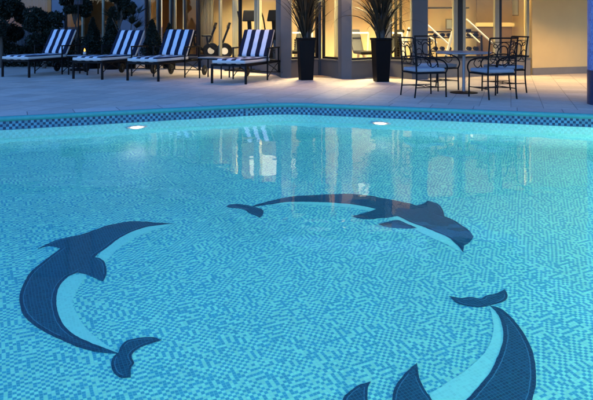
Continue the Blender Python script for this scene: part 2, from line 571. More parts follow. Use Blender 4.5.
b = MB(); b.add([(p[0], p[1], FZ) for p in OUT], [tuple(range(NP))])
pool_floor = b.build('pool_floor', M['pool_floor']); tag(pool_floor, 'two tone blue mosaic floor of the pool', kind='structure')
cove = [(offset(OUT, -0.5 * (1 - math.sin(a))), FZ + .002 + 0.5 * (1 - math.cos(a)), -.37 + .785 * a / (PI / 2)) for a in np.linspace(0, PI / 2, 8)]
tag(ring_strip('pool_wall', cove + [(OUT, -0.20, 1.083)], M['pool_wall'], smooth=True), 'blue mosaic wall under the water, coloured paler upwards for lamp glow')
IN3 = offset(OUT, -0.004)
tag(ring_strip('waterline_tiles', [(OUT, -0.20, -0.0405), (IN3, -0.1985, -0.03), (IN3, -0.0605, 0.1095), (OUT, -0.0605, 0.1095)], M['band']), 'navy and pale blue checker band at the waterline')
tag(ring_strip('pool_edge', [(OUT, -0.0605, 0), (offset(OUT, -0.012), -0.058, 0.0), (offset(OUT, -0.016), -0.02, .03), (offset(OUT, -0.008), -0.004, .05), (offset(OUT, 0.01), 0.004, .06), (offset(OUT, 0.03), 0.004, .08)], M['nosing'], smooth=True), 'teal tiled nosing around the pool')
tag(ring_strip('pool_coping', [(offset(OUT, 0.03), -0.002, 0.1), (offset(OUT, 0.03), 0.006, 0.11), (offset(OUT, 0.42), 0.006, 0.5), (offset(OUT, 0.425), -0.002, 0.51)], M['coping']), 'band of pale stone coping slabs along the pool')
# deck: one sheet from the pool edge to the horizon
IN = offset(OUT, 0.02)
cx, cyy = 0.0, 6.0
verts = []; faces = []
radii = [None, 16.0, 60.0, 400.0]
for r in radii:
    for p in IN:
        if r is None: verts.append((p[0], p[1], 0.0))
        else:
            a = math.atan2(p[1] - cyy, p[0] - cx); verts.append((cx + r * math.cos(a), cyy + r * math.sin(a), 0.0))
for r in range(len(radii) - 1):
    for i in range(NP):
        j = (i + 1) % NP; faces.append((r * NP + i, r * NP + j, (r + 1) * NP + j, (r + 1) * NP + i))
d = MB().add(verts, faces).build('deck', M['deck']); tag(d, 'beige grey stone slab deck around the pool', kind='structure')
w = MB().add([(p[0], p[1], WZ) for p in offset(OUT, 0.001)], [tuple(range(NP))]).build('water', M['water'])
tag(w, 'still clear blue pool water', kind='structure')
for o in (pool_floor, w, d):
    me = o.data
    if sum(p.normal.z for p in me.polygons) < 0: me.flip_normals()

# underwater lights, set in the pool walls
def pool_light(x, y, z, nx, ny, label, lens='pool_lens'):
    t = thing('pool_light', label, 'pool light', (x, y, z), math.atan2(nx, -ny), 'lit underwater lamps of the pool')
    # local -Y faces into the pool
    rot = Matrix.Rotation(R(90), 4, 'X')
    m = MB().lathe([(0.15, 0.0), (0.155, 0.012), (0.135, 0.03), (0.125, 0.03)], 28)
    m.v = [tuple(rot @ Vector(p)) for p in m.v]; m.build('rim', M['lamp_rim'], t, True)
    m = MB().lathe([(0.124, 0.028), (0.11, 0.04), (0.07, 0.05), (0.02, 0.054)], 28)
    m.v = [tuple(rot @ Vector(p)) for p in m.v]; m.build('lens', M[lens], t, True)
    return t
LN = (-LD[1], LD[0]) ; RN = (RD[1], -RD[0])
def inward(n): return n if n[1] < 0 else (-n[0], -n[1])
LN = inward(LN); RN = inward(RN)
pool_light(-2.26 + LN[0] * .005, 9.31 + LN[1] * .005, WZ - 0.40, *LN, 'lit underwater lamp in the far pool wall below the striped loungers', 'pool_lens_far')
pool_light(1.247 + RN[0] * .005, 9.74 + RN[1] * .005, WZ - 0.46, *RN, 'lit underwater lamp in the far pool wall below the tall black planters', 'pool_lens_far')
for x in (-1.5, 0.2, 1.9):  # unseen lamps, added here and in the side walls to light the floor
    pool_light(x, 1.405, WZ - 0.45, 0.0, 1.0, 'unseen underwater lamp added in the near pool wall under the viewer', 'pool_lens_near')
pool_light(-6.79, 6.4, WZ - 0.45, 1.0, 0.0, 'unseen underwater lamp added in the pool side wall to the left', 'pool_lens_soft')
pool_light(6.64, 5.3, WZ - 0.45, -1.0, 0.0, 'unseen underwater lamp added in the pool side wall to the right')

# ------------------------------------------------------------------ dolphin mosaics on the pool floor (metres on the floor plane)
DOLPHINS = {}
DOLPHINS['A'] = {
  'back': [(-1.07,5.779,1),(-1.142,5.791,0),(-1.236,5.795,0),(-1.322,5.822,0),(-1.457,5.824,0),(-1.573,5.759,0),(-1.693,5.632,0),(-1.798,5.476,0),(-1.851,5.339,0),(-1.869,5.184,0),(-1.897,4.999,0),(-1.922,4.805,0),(-1.914,4.643,0),(-1.873,4.469,0),(-1.829,4.35,0),(-1.768,4.239,0),(-1.7,4.151,0),(-1.594,4.055,0),(-1.465,3.965,0),(-1.314,3.881,0),(-1.166,3.827,0),(-1.029,3.812,1),(-1.156,3.881,0),(-1.283,3.947,0),(-1.395,4.037,0),(-1.484,4.149,0),(-1.568,4.309,0),(-1.618,4.454,0),(-1.647,4.612,0),(-1.634,4.729,0),(-1.592,4.796,0),(-1.553,4.902,0),(-1.546,5.076,0),(-1.517,5.205,0),(-1.47,5.383,0),(-1.395,5.576,0),(-1.291,5.685,0),(-1.173,5.746,0)],
  'belly': [(-1.634,4.729,1),(-1.519,4.793,1),(-1.507,4.587,0),(-1.488,4.401,0),(-1.402,4.223,0),(-1.296,4.073,0),(-1.174,3.944,0),(-1.031,3.821,1),(-1.156,3.881,0),(-1.283,3.947,0),(-1.395,4.037,0),(-1.484,4.149,0),(-1.568,4.309,0),(-1.618,4.454,0),(-1.647,4.612,0)],
  'throat': [(-1.07,5.779,1),(-1.173,5.746,0),(-1.291,5.685,0),(-1.395,5.576,0),(-1.47,5.383,0),(-1.517,5.205,0),(-1.528,5.052,1),(-1.459,4.975,1),(-1.439,5.057,0),(-1.42,5.198,0),(-1.368,5.369,0),(-1.282,5.534,0),(-1.18,5.654,0)],
  'flipper': [(-1.598,4.796,1),(-1.508,4.758,0),(-1.369,4.661,1),(-1.384,4.8,0),(-1.436,4.946,0),(-1.5,5.037,0),(-1.578,5.066,1)],
  'dorsal_fin': [(-1.8,5.483,1),(-1.881,5.426,0),(-1.956,5.358,0),(-2.033,5.188,1),(-1.961,5.24,0),(-1.868,5.216,1),(-1.766,5.27,1)],
  'fluke': [(-1.032,3.816,1),(-1.035,3.896,0),(-1.01,3.952,0),(-0.941,3.978,0),(-0.861,3.986,0),(-0.807,3.96,1),(-0.854,3.93,0),(-0.906,3.888,0),(-0.945,3.829,0),(-0.945,3.777,0),(-0.92,3.729,0),(-0.925,3.68,0),(-0.902,3.607,1),(-0.951,3.605,0),(-0.995,3.633,0),(-1.036,3.699,0),(-1.049,3.773,0)],
}
DOLPHINS['B'] = {
  'back': [(-0.417,6.228,1),(-0.386,6.29,0),(-0.303,6.362,0),(-0.062,6.532,0),(0.174,6.592,0),(0.411,6.621,0),(0.599,6.603,0),(0.779,6.525,0),(0.991,6.388,0),(1.147,6.245,0),(1.248,6.083,0),(1.378,5.892,0),(1.427,5.751,0),(1.463,5.606,0),(1.464,5.46,1),(1.402,5.345,0),(1.343,5.29,1),(1.301,5.156,1),(1.294,5.293,0),(1.257,5.459,0),(1.153,5.618,0),(1.055,5.742,0),(0.988,5.835,0),(0.906,5.98,0),(0.737,6.175,0),(0.526,6.3,0),(0.258,6.358,0),(-0.06,6.373,0),(-0.271,6.295,0),(-0.355,6.255,0)],
  'belly': [(-0.262,6.289,1),(-0.06,6.373,0),(0.258,6.358,0),(0.526,6.3,0),(0.737,6.175,0),(0.906,5.98,0),(0.988,5.835,0),(1.055,5.742,0),(1.153,5.618,0),(1.257,5.459,0),(1.294,5.293,0),(1.301,5.156,1),(1.258,5.22,0),(1.179,5.373,0),(1.059,5.548,0),(0.939,5.79,0),(0.851,5.897,0),(0.723,6.059,0),(0.518,6.205,0),(0.255,6.275,0),(-0.06,6.317,0)],
  'flipper': [(0.784,6.2,1),(0.661,6.086,0),(0.499,5.977,1),(0.62,5.902,0),(0.791,5.923,0),(0.927,5.98,1)],
  'flipper2': [(0.718,5.773,1),(0.812,5.828,0),(0.901,5.861,0),(0.975,5.755,0),(1.029,5.665,1),(0.92,5.669,0),(0.802,5.694,0)],
  'dorsal_fin': [(1.1,6.233,1),(1.202,6.298,0),(1.275,6.394,1),(1.339,6.307,0),(1.36,6.157,0),(1.337,5.955,1)],
  'fluke': [(-0.666,6.225,1),(-0.639,6.29,0),(-0.591,6.313,0),(-0.502,6.293,0),(-0.412,6.237,0),(-0.337,6.178,0),(-0.302,6.112,1),(-0.305,6.011,0),(-0.328,5.936,1),(-0.382,6.002,0),(-0.435,6.061,0),(-0.471,6.135,1),(-0.507,6.172,0),(-0.58,6.196,0)],
}
DOLPHINS['C'] = {
  'back': [(1.266,4.339,1),(1.328,4.292,0),(1.364,4.172,0),(1.378,3.997,0),(1.368,3.838,0),(1.338,3.693,0),(1.292,3.561,0),(1.22,3.413,0),(1.097,3.238,0),(0.929,3.072,0),(0.709,2.953,0),(0.478,2.905,0),(0.237,2.921,0),(0.016,2.966,0),(-0.156,2.988,1),(-0.03,3.035,0),(0.158,3.118,0),(0.35,3.141,0),(0.546,3.174,0),(0.711,3.269,0),(0.88,3.43,0),(0.935,3.485,0),(1.027,3.591,0),(1.119,3.723,0),(1.19,3.848,0),(1.24,3.964,0),(1.272,4.088,0),(1.287,4.223,0)],
  'belly': [(1.263,4.34,1),(1.239,4.179,0),(1.205,4.049,0),(1.145,3.909,0),(1.074,3.798,0),(0.969,3.695,0),(0.835,3.583,0),(0.705,3.482,1),(0.681,3.291,1),(0.711,3.269,1),(0.88,3.43,0),(0.935,3.485,0),(1.027,3.591,0),(1.119,3.723,0),(1.19,3.848,0),(1.24,3.964,0),(1.272,4.088,0),(1.287,4.223,0)],
  'flipper': [(0.682,3.738,1),(0.605,3.657,0),(0.534,3.545,0),(0.498,3.443,0),(0.462,3.263,0),(0.466,3.126,1),(0.721,3.182,1),(0.713,3.325,0),(0.704,3.437,0),(0.684,3.51,0),(0.673,3.622,0)],
  'flipper2': [(0.404,3.59,1),(0.326,3.55,0),(0.269,3.489,0),(0.242,3.447,0),(0.183,3.302,0),(0.157,3.094,1),(0.383,3.103,1),(0.364,3.265,0),(0.371,3.445,0),(0.376,3.487,0),(0.383,3.533,0)],
  'fluke': [(1.266,4.339,1),(1.196,4.318,0),(1.112,4.337,0),(1.059,4.379,0),(1.03,4.467,1),(1.099,4.438,0),(1.179,4.445,0),(1.234,4.427,0),(1.275,4.462,0),(1.364,4.494,0),(1.433,4.545,1),(1.426,4.464,0),(1.393,4.403,0),(1.338,4.366,0)],
}

def flat(poly, z, h, name, mat, parent):
    n = len(poly)
    v = [(p[0], p[1], z) for p in poly] + [(p[0], p[1], z + h) for p in poly]
    f = [tuple(range(n, 2 * n))] + [(i, (i + 1) % n, n + (i + 1) % n, n + i) for i in range(n)]
    return MB().add(v, f).build(name, mat, parent)
def strip(pts, w):
    """a flat ribbon along an open polyline"""
    L = []; Rr = []
    for i in range(len(pts)):
        a = Vector(pts[max(i - 1, 0)]); b2 = Vector(pts[min(i + 1, len(pts) - 1)]); t = (b2 - a).normalized(); n = Vector((-t.y, t.x)) * (w / 2)
        p = Vector(pts[i]); L.append(tuple(p + n)); Rr.append(tuple(p - n))
    return L, Rr
def ribbon(m, pts, w, z):
    L, Rr = strip(pts, w); n = len(pts)
    m.add([(p[0], p[1], z) for p in L] + [(p[0], p[1], z) for p in Rr], [(i, n + i, n + i + 1, i + 1) for i in range(n - 1)])
DLAB = {'A': 'navy tile dolphin curling with its snout up, at the left of the pool floor',
        'B': 'navy tile dolphin stretched sideways along the far part of the pool floor',
        'C': 'navy tile dolphin with its tail fluke raised, nearest the viewer on the pool floor'}
for key, parts in DOLPHINS.items():
    t = thing('dolphin_mosaic', DLAB[key], 'floor mosaic', (0, 0, FZ), 0, 'dolphin mosaics on the pool floor')
    sgn = None
    for pn, pts in parts.items():
        poly = closed_curve(pts)
        ccw = area(poly) > 0
        base = {'belly': 0.001, 'throat': 0.001, 'back': 0.0012, 'flipper': 0.0014, 'flipper2': 0.0014, 'dorsal_fin': 0.0012, 'fluke': 0.0014}[pn]
        mat = M['pale_tile'] if pn in ('belly', 'throat') else M['navy_tile']
        name = {'flipper2': 'flipper'}.get(pn, pn)
        top = {'belly': .003, 'throat': .003, 'back': .005, 'flipper': .007, 'flipper2': .007, 'dorsal_fin': .0066, 'fluke': .007}[pn]
        po = flat(poly, base, top - base, name, mat, t)
        if pn in ('belly', 'throat'): continue
        # dark rim courses and the thin pale inlay line that follows the outline
        rim = MB(); inl = MB()
        n = len(pts); cs = [i for i, p in enumerate(pts) if p[2] == 1]
        wid = 0.020 if pn == 'back' else 0.011
        for a, b2 in zip(cs, cs[1:] + [cs[0] + n]):
            seg = [pts[i % n][:2] for i in range(a, b2 + 1)]
            if len(seg) < 4: continue
            c = crom(seg, 6)
            s = 1 if ccw else -1
            def inset(c, d):
                o = []
                for i in range(len(c)):
                    p, q = Vector(c[max(i - 1, 0)]), Vector(c[min(i + 1, len(c) - 1)]); tt = (q - p).normalized()
                    o.append(tuple(Vector(c[i]) + Vector((-tt.y, tt.x)) * d * s))
                return o
            k = max(2, int(len(c) * 0.05)); k2 = max(3, int(len(c) * (0.14 if pn == 'back' else 0.2)))
            if len(c) - 2 * k > 4: ribbon(rim, inset(c, wid / 2 + .002)[k:-k], wid, top + .0004)
            if len(c) - 2 * k2 > 4: ribbon(inl, inset(c, wid + .008)[k2:-k2], 0.0045, top + .0008)
        if rim.v: rim.build('rim', M['rim_tile'], po)
        if inl.v: inl.build('inlay_line', M['line_tile'], po)
# ------------------------------------------------------------------ hotel building
M['dark_glass'] = mottled('dark night window', (0.01, 0.012, 0.016), .2, 3, 0.08)
CEIL = 3.0
bld = thing('hotel_building', 'grey hotel ground floor with angled glass bays glowing amber', 'building', (0, 15, 0))
BO = Vector((0, 15, 0))
def bb(m, name, mat, parent=None, **kw):
    """build a building part: shapes are given in world metres"""
    m.v = [(p[0] - BO.x, p[1] - BO.y, p[2]) for p in m.v] if parent is None else m.v
    return m.build(name, mat, parent or bld, **kw)
def loc(m):
    m.v = [(p[0] - BO.x, p[1] - BO.y, p[2]) for p in m.v]; return m

def seg_frame(A, B):
    A = Vector((*A, 0)); B = Vector((*B, 0)); d = (B - A); L = d.length; d.normalize()
    n = Vector((-d.y, d.x, 0))               # points indoors
    mat = Matrix(((d.x, n.x, 0, A.x - BO.x), (d.y, n.y, 0, A.y - BO.y), (0, 0, 1, 0), (0, 0, 0, 1)))
    return mat, L

def window(A, B, sill, head, posts=(), sill_mat='grey_render', fw=0.05, post_mats=None, g0=0.0, g1=0.0):
    mat, L = seg_frame(A, B)
    MB().box(g0, L - g1, 0.0, 0.22, 0.0, sill, mat).build('sill_wall', M[sill_mat], bld, bevel=0.006)
    MB().box(g0, L - g1, -0.02, 0.20, sill + .001, sill + 0.035, mat).build('sill_ledge', M['grey_render'], bld, bevel=0.004)
    z0 = sill + 0.037
    m = MB()
    m.box(g0, g0 + fw, 0.06, 0.12, z0, head, mat); m.box(L - g1 - fw, L - g1, 0.06, 0.12, z0, head, mat)
    m.box(g0 + fw, L - g1 - fw, 0.06, 0.12, z0, z0 + fw, mat); m.box(g0 + fw, L - g1 - fw, 0.06, 0.12, head - fw, head, mat)
    wdw = m.build('window', M['frame'], bld, bevel=0.003)
    for (x, wd, mk) in posts:
        MB().box(x - wd / 2, x + wd / 2, 0.05, 0.13, z0 + fw, head - fw, mat).build('window_post', M[mk], wdw)
    MB().box(g0 + fw, L - g1 - fw, 0.088, 0.094, z0 + fw, head - fw, mat).build('pane', M['glass'], wdw)
    MB().box(g0, L - g1, 0.0, 0.22, head + .002, CEIL + 0.28, mat).build('lintel', M[sill_mat], bld)
    return wdw

def pier(poly, name='pier', mat='grey_render', h=CEIL + 0.28, base=True):
    p = bb(MB().prism(poly, 0, h), name, M[mat], bevel=0.008)
    return p

# plan of the facade, left to right
far_l = (-16.0, 21.4)
P1, P2 = (-7.75, 20.9), (-7.35, 20.85)       # slim pale pier far left
Q1, Q2 = (-5.50, 20.35), (-4.62, 20.05)      # broad pale pier
G1 = (-2.90, 19.1); G0 = (-0.46, 15.95)      # gym glass
A1, A2 = (-0.36, 15.05), (-0.12, 15.03)
N1 = (0.55, 15.55)
B1, B2 = (0.93, 14.82), (1.22, 14.62)
N2 = (2.08, 15.2)
C1, C2 = (2.55, 14.55), (2.90, 14.55)
T0 = (5.62, 15.84)
# far-left dark front and dim window
window(far_l, P1, 0.15, 2.45, posts=[(2.0, .08, 'frame'), (4.0, .08, 'frame'), (6.2, .08, 'frame')], sill_mat='pale_render')
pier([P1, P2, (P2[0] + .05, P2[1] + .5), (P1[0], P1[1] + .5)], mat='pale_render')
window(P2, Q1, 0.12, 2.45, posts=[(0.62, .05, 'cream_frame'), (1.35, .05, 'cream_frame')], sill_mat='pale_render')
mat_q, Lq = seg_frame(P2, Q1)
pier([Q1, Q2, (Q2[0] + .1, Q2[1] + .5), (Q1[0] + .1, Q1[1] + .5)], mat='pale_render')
window(Q2, G1, 0.26, 2.45, posts=[(0.5, .06, 'frame'), (1.0, .06, 'frame'), (1.5, .06, 'frame')])
LG = (Vector(G0) - Vector(G1)).length
window(G1, G0, 0.26, 2.45, posts=[(LG * .30, .05, 'cream_frame'), (LG * .55, .06, 'frame'), (LG * .78, .06, 'cream_frame')])
pier([(-0.50, 15.9), A1, A2, (A2[0] + .02, 15.3), (-0.25, 16.0)])
window(A2, N1, 0.38, 2.93)
pier([(N1[0] - .04, N1[1] - .05), (N1[0] + .035, N1[1] - .045), (N1[0] + .04, N1[1] + .1), (N1[0] - .04, N1[1] + .1)], 'corner_post', 'frame')
window(N1, B1, 0.38, 2.93)
pier([B1, (1.0, 14.68), B2, (1.26, 14.9), (1.05, 15.2)])
window(B2, N2, 0.38, 2.93)
pier([(N2[0] - .04, N2[1] - .05), (N2[0] + .09, N2[1] - .05), (N2[0] + .08, N2[1] + .1), (N2[0] - .04, N2[1] + .1)], 'corner_post', 'cream_frame')
window(N2, C1, 0.38, 2.93)
pier([C1, C2, (C2[0] + .08, 15.4), (2.6, 15.1)])
S0 = (2.95, 15.05)
LS = (Vector(T0) - Vector(S0)).length
def at_px(px):   # where the sight line at a photo column meets the bay-three glass, as metres along it
    k = (px - 296.5) / 660.0
    d = Vector(T0) - Vector(S0)
    s = (k * S0[1] - S0[0]) / (d.x - k * d.y)
    return s * LS
p3 = []
for px, wpx, mk in ((425.5, 3, 'cream_frame'), (457, 4.5, 'cream_frame'), (461.5, 4.5, 'frame'), (465.5, 3.2, 'cream_frame'), (498.5, 5, 'cream_frame'), (502, 2.5, 'frame'), (529.5, 3.0, 'cream_frame')):
    p3.append((at_px(px), wpx * 15.4 / 660.0 * 0.98, mk))
window(S0, T0, 0.385, 2.45, posts=p3, sill_mat='skirting')
# tan wall to the right with its skirting
T1 = (9.5, 17.35)
mt, LT = seg_frame(T0, T1)
MB().box(0.05, LT, 0.0, 0.3, 0.0, CEIL + .28, mt).build('side_wall', M['tan_render'], bld, bevel=.01)
MB().box(0.05, LT, -0.025, -0.001, 0.0, 0.17, mt).build('skirting', M['skirting'], bld, bevel=.006)
# roof slab, terrace canopy, indoor surfaces
front = [far_l, P1, P2, Q1, Q2, G1, G0, A1, A2, (0.93, 14.8), B2, C1, C2, S0, T0, T1]
back = [(11, 24), (-4, 27), (-17, 28)]
bb(MB().prism([(p[0], p[1] + .1) for p in front] + back, CEIL + .29, CEIL + .55), 'floor_slab', M['roof'])
up_line = [(-16.0, 20.9), (-4.6, 19.6), (-0.4, 15.2), (2.9, 14.7), (5.7, 15.95), (10.4, 17.6)]
bb(MB().prism(up_line + back, CEIL + .56, 15.0), 'upper_storeys', M['grey_render'], bevel=.02)
bb(MB().prism([(p[0], p[1] - .12) for p in up_line] + [(11.3, 24), (-4, 27.3), (-17.3, 28)], 15.002, 15.4), 'roof', M['roof'])
for A_, B_ in zip(up_line, up_line[1:]):
    mu, Lu = seg_frame(A_, B_)
    nwin = max(1, int(Lu / 1.9))
    for st in range(3):
        z0_ = 4.5 + st * 3.4
        for k_ in range(nwin):
            xc = Lu * (k_ + .5) / nwin
            fr = MB()
            for q in ((xc - .6, xc - .54, z0_, z0_ + 1.7), (xc + .54, xc + .6, z0_, z0_ + 1.7), (xc - .54, xc + .54, z0_, z0_ + .06), (xc - .54, xc + .54, z0_ + 1.64, z0_ + 1.7)):
                fr.box(q[0], q[1], -.05, -.002, q[2], q[3], mu)
            wq = fr.build('window', M['frame'], bld)
            MB().box(xc - .54, xc + .54, -.02, -.002, z0_ + .06, z0_ + 1.64, mu).build('pane', M['dark_glass'], wq)
bb(MB().prism([(p[0], p[1] + .26) for p in front] + back, CEIL, CEIL + .1), 'ceiling', M['amber_wall'])
bb(MB().prism([(p[0], p[1] + .24) for p in front] + back, 0.008, 0.02), 'indoor_floor', M['wood_floor'])
bb(MB().prism([(1.95, 13.55), (4.12, 12.8), (4.12, 9.35), (9.6, 7.6), (9.6, 17.2), T0, (2.95, 15.0), C1, (2.2, 14.4)], 2.48, 2.72), 'canopy', M['roof'], bevel=.01)
def wall_between(A, B, name, mk, z0=0.02, z1=CEIL, th=0.1):
    mm, L = seg_frame(A, B)
    return MB().box(0, L, 0, th, z0, z1, mm).build(name, M[mk], bld)
wall_between((-4.75, 23.3), (-3.1, 22.38), 'indoor_wall', 'brown_panel')  # brown for the dim gaps between curtains: shade put into the wall colour
wall_between((-3.1, 22.38), (2.6, 19.2), 'indoor_wall', 'amber_wall')
wall_between((2.6, 19.2), (8.2, 18.6), 'indoor_wall', 'amber_wall')
wall_between((-4.95, 20.4), (-4.8, 23.3), 'partition', 'amber_wall')
wall_between((6.1, 16.3), (7.3, 18.6), 'partition', 'amber_wall')
wall_between((-7.62, 21.2), (-7.95, 23.75), 'partition', 'brown_panel')  # added to keep the next room's lamp light out of the left room
wall_between((-16.5, 25.2), (-4.9, 23.4), 'indoor_wall', 'brown_panel')
# brown cupboard panel and a framed print on the indoor wall of the right bay
wall_between((5.0, 18.3), (5.95, 18.2), 'indoor_panel', 'brown_panel', 0.02, 2.4)
wall_between((4.95, 18.26), (6.0, 18.15), 'wall_rail', 'amber_wall', 1.16, 1.27, 0.02)
for (x0, x1, z0, z1) in ((6.05, 6.27, 1.46, 1.95), (4.25, 4.45, 1.07, 1.38)):
    yy = 18.75 - (x0 - 5.0) * 0.1
    fr = bb(MB().box(x0, x1, yy - .03, yy, z0, z1), 'picture_frame', M['cream_frame'])
    m = loc(MB().box(x0 + .03, x1 - .03, yy - .036, yy - .031, z0 + .03, z1 - .03)); m.build('picture', M['paper'], fr)
# ceiling lamps
def ceiling_lamp(x, y, sx, sy, mk):
    # lit panel in a deep black coffer, added to hide it from the water
    m = MB(); hx, hy, w_, zb = sx / 2, sy / 2, .02, CEIL - .45 * sx
    m.box(x - hx - w_, x - hx, y - hy - w_, y + hy + w_, zb, CEIL - .001); m.box(x + hx, x + hx + w_, y - hy - w_, y + hy + w_, zb, CEIL - .001)
    m.box(x - hx, x + hx, y - hy - w_, y - hy, zb, CEIL - .001); m.box(x - hx, x + hx, y + hy, y + hy + w_, zb, CEIL - .001)
    fr = bb(m, 'ceiling_lamp', M['baffle'])
    loc(MB().box(x - hx + .002, x + hx - .002, y - hy + .002, y + hy - .002, CEIL - .03, CEIL - .002)).build('diffuser', M[mk], fr)
for x, y, mk in ((-2.3, 19.6, 'ceiling_glow'), (-1.3, 17.9, 'ceiling_glow'), (0.4, 16.4, 'bay_glow'), (1.7, 15.9, 'bay_glow'), (3.4, 16.0, 'gym_glow'), (5.0, 16.5, 'gym_glow')):
    s_ = 0.85 if mk == 'bay_glow' else 0.6
    ceiling_lamp(x, y, s_, s_, mk)
for x, y in ((-6.4, 22.6),):
    ceiling_lamp(x, y, 0.45, 0.45, 'dim_glow')
# recessed downlights under the terrace canopy
def downlight(x, y, power, ang=110):
    h = bb(MB().tube([(x, y, 2.479), (x, y, 2.44)], 0.07, 20), 'downlight', M['frame'])
    ld = bpy.data.lights.new('downlight_lamp', 'SPOT'); ld.energy = power; ld.color = (1.0, 0.66, 0.27)
    ld.spot_size = R(ang); ld.spot_blend = 0.6; ld.shadow_soft_size = 0.05
    lo = bpy.data.objects.new('downlight_lamp', ld); COL.objects.link(lo); lo.location = (x, y, 2.42)
downlight(5.9, 14.5, 32); downlight(7.4, 14.8, 28); downlight(4.5, 13.6, 14); downlight(6.3, 12.6, 26); downlight(7.2, 10.4, 20)
def wall_can(x, y, power):
    m = MB(); n = 20; vv = []
    for z, r in ((2.95, .055), (2.72, .055), (2.72, .062), (2.95, .062)):
        vv += [(x + r * math.cos(2 * PI * j / n), y + r * math.sin(2 * PI * j / n), z) for j in range(n)]
    m.add(vv, [(i * n + j, i * n + (j + 1) % n, (i + 1) * n + (j + 1) % n, (i + 1) * n + j) for i in range(3) for j in range(n)])
    m.add([(x + .058 * math.cos(2 * PI * j / n), y + .058 * math.sin(2 * PI * j / n), 2.951) for j in range(n)], [tuple(range(n))])
    h = bb(m, 'wall_can', M['frame'])
    MB().box(x - BO.x - .03, x - BO.x + .03, y - BO.y + .0625, y - BO.y + .5, 2.80, 2.86).build('bracket', M['frame'], h)
    ld = bpy.data.lights.new('wall_can_lamp', 'SPOT'); ld.energy = power; ld.color = (1.0, 0.62, 0.30)
    ld.spot_size = R(125); ld.spot_blend = 0.7; ld.shadow_soft_size = 0.03
    lo = bpy.data.objects.new('wall_can_lamp', ld); COL.objects.link(lo); lo.location = (x, y, 2.75)
wall_can(1.05, 14.2, 24); wall_can(-0.25, 14.55, 22); wall_can(2.7, 14.1, 20)
# lampshades hanging in the rooms, mirrored in the water
def pendant(x, y, z0, z1, r, label):
    t = thing('pendant_lamp', label, 'lamp', (x, y, z0), 0, 'lamps glowing inside the hotel rooms')
    MB().tube([(0, 0, z1 - z0 - .02), (0, 0, CEIL - z0 - .002)], .008, 8).build('cord', M['frame'], t)
    MB().lathe([(r, 0), (r * .92, z1 - z0)], 32).build('lamp_shade', M['shade_glow'], t, True)
pendant(0.0, 17.6, 2.02, 2.45, .15, 'slim glowing lampshade mirrored in the water below the upright palm')
pendant(-0.90, 17.7, 2.05, 2.38, .36, 'wide glowing lampshade mirrored in the water below the last lounger')
pendant(1.70, 16.6, 2.5, 2.72, .15, 'small glowing lampshade mirrored in the water above the sideways dolphin')

# curtains hang just behind the glass
def curtain(A, B, u0, u1, z0, z1, label, mk='curtain', off=0.3):
    A = Vector((*A, 0)); B = Vector((*B, 0)); d = (B - A).normalized(); n = Vector((-d.y, d.x, 0))
    m = MB(); L = u1 - u0; k = max(8, int(L / 0.02)); pts = []
    for i in range(k + 1):
        u = u0 + L * i / k
        pts.append(A + d * u + n * (off + 0.03 * math.sin(u * 2 * PI / 0.11) + .008 * math.sin(u * 31)))
    o = pts[0].copy()
    v = [(p.x - o.x, p.y - o.y, 0) for p in pts] + [(p.x - o.x, p.y - o.y, z1 - z0) for p in pts]
    m.add(v, [(i, i + 1, k + 2 + i, k + 1 + i) for i in range(k)])
    c = m.build('curtain', M[mk], None, True); c.location = (o.x, o.y, z0)
    s = c.modifiers.new('cloth', 'SOLIDIFY'); s.thickness = 0.004
    return tag(c, label, 'curtain', 'curtains behind the hotel windows')
def px_on(A, B, px, off):
    A = Vector(A); B = Vector(B); d = (B - A).normalized(); n = Vector((-d.y, d.x)); A = A + n * off
    k = (px - 296.5) / 660.0
    return (k * A.y - A.x) / (d.x - k * d.y)
def sight_curtain(A, B, p0, p1, label, off=0.3):
    curtain(A, B, px_on(A, B, p0, off), px_on(A, B, p1, off), .3, 2.9, label, off=off)
sight_curtain(Q2, G1, 145, 151, 'narrow beige curtain beside the broad pale pier')
sight_curtain(Q2, G1, 156.5, 162, 'narrow beige curtain, second from the broad pale pier')
sight_curtain(Q2, G1, 169, 176.5, 'wider grey beige curtain, third from the broad pale pier')
sight_curtain(Q2, G1, 182.5, 187.5, 'slim beige curtain, fourth from the broad pale pier')
sight_curtain(G1, G0, 198, 213.5, 'wide olive curtain behind the left exercise bike', 1.5)
sight_curtain(G1, G0, 233, 238, 'slim olive curtain right of the exercise bikes')
sight_curtain(G1, G0, 254, 260.5, 'slim olive curtain between the two cross trainers')
curtain(N1, B1, 0.10, 0.62, .42, 2.97, 'olive curtain filling the bay window right of the first tall planter', off=.35)
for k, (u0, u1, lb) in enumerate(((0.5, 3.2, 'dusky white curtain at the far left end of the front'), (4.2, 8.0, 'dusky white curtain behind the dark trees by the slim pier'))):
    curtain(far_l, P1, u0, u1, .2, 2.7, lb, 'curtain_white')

# ------------------------------------------------------------------ mosaic column on the right
t = thing('mosaic_column', 'round blue mosaic column with a navy foot by the pool edge', 'column', (4.785, 9.98, 0))
def col_mat(name, light, dark_c, grout):
    m = NT(name); s = m.xyz(m.coords())
    ang = m.math('ARCTAN2', s[1], s[0])
    u = m.math('DIVIDE', m.math('MULTIPLY', ang, 0.36), 0.03); v = m.math('DIVIDE', s[2], 0.03)
    w_ = m.white(m.comb(m.math('FLOOR', u), m.math('FLOOR', v), 1.0))
    c = m.mix(w_, light, dark_c); c = m.mix(edge_mask(m, u, v, 0.08), grout, c)
    m.bsdf(c, 0.3); return m.m
MB().lathe([(0.362, 0), (0.362, 0.52)], 64).build('foot', col_mat('navy column mosaic', (0.008, 0.02, 0.06), (0.003, 0.008, 0.03), (0.015, 0.03, 0.06)), t, True)
MB().lathe([(0.357, 0.521), (0.357, 2.478)], 64).build('shaft', col_mat('pale blue column mosaic', (0.15, 0.22, 0.40), (0.05, 0.09, 0.24), (0.15, 0.19, 0.28)), t, True)

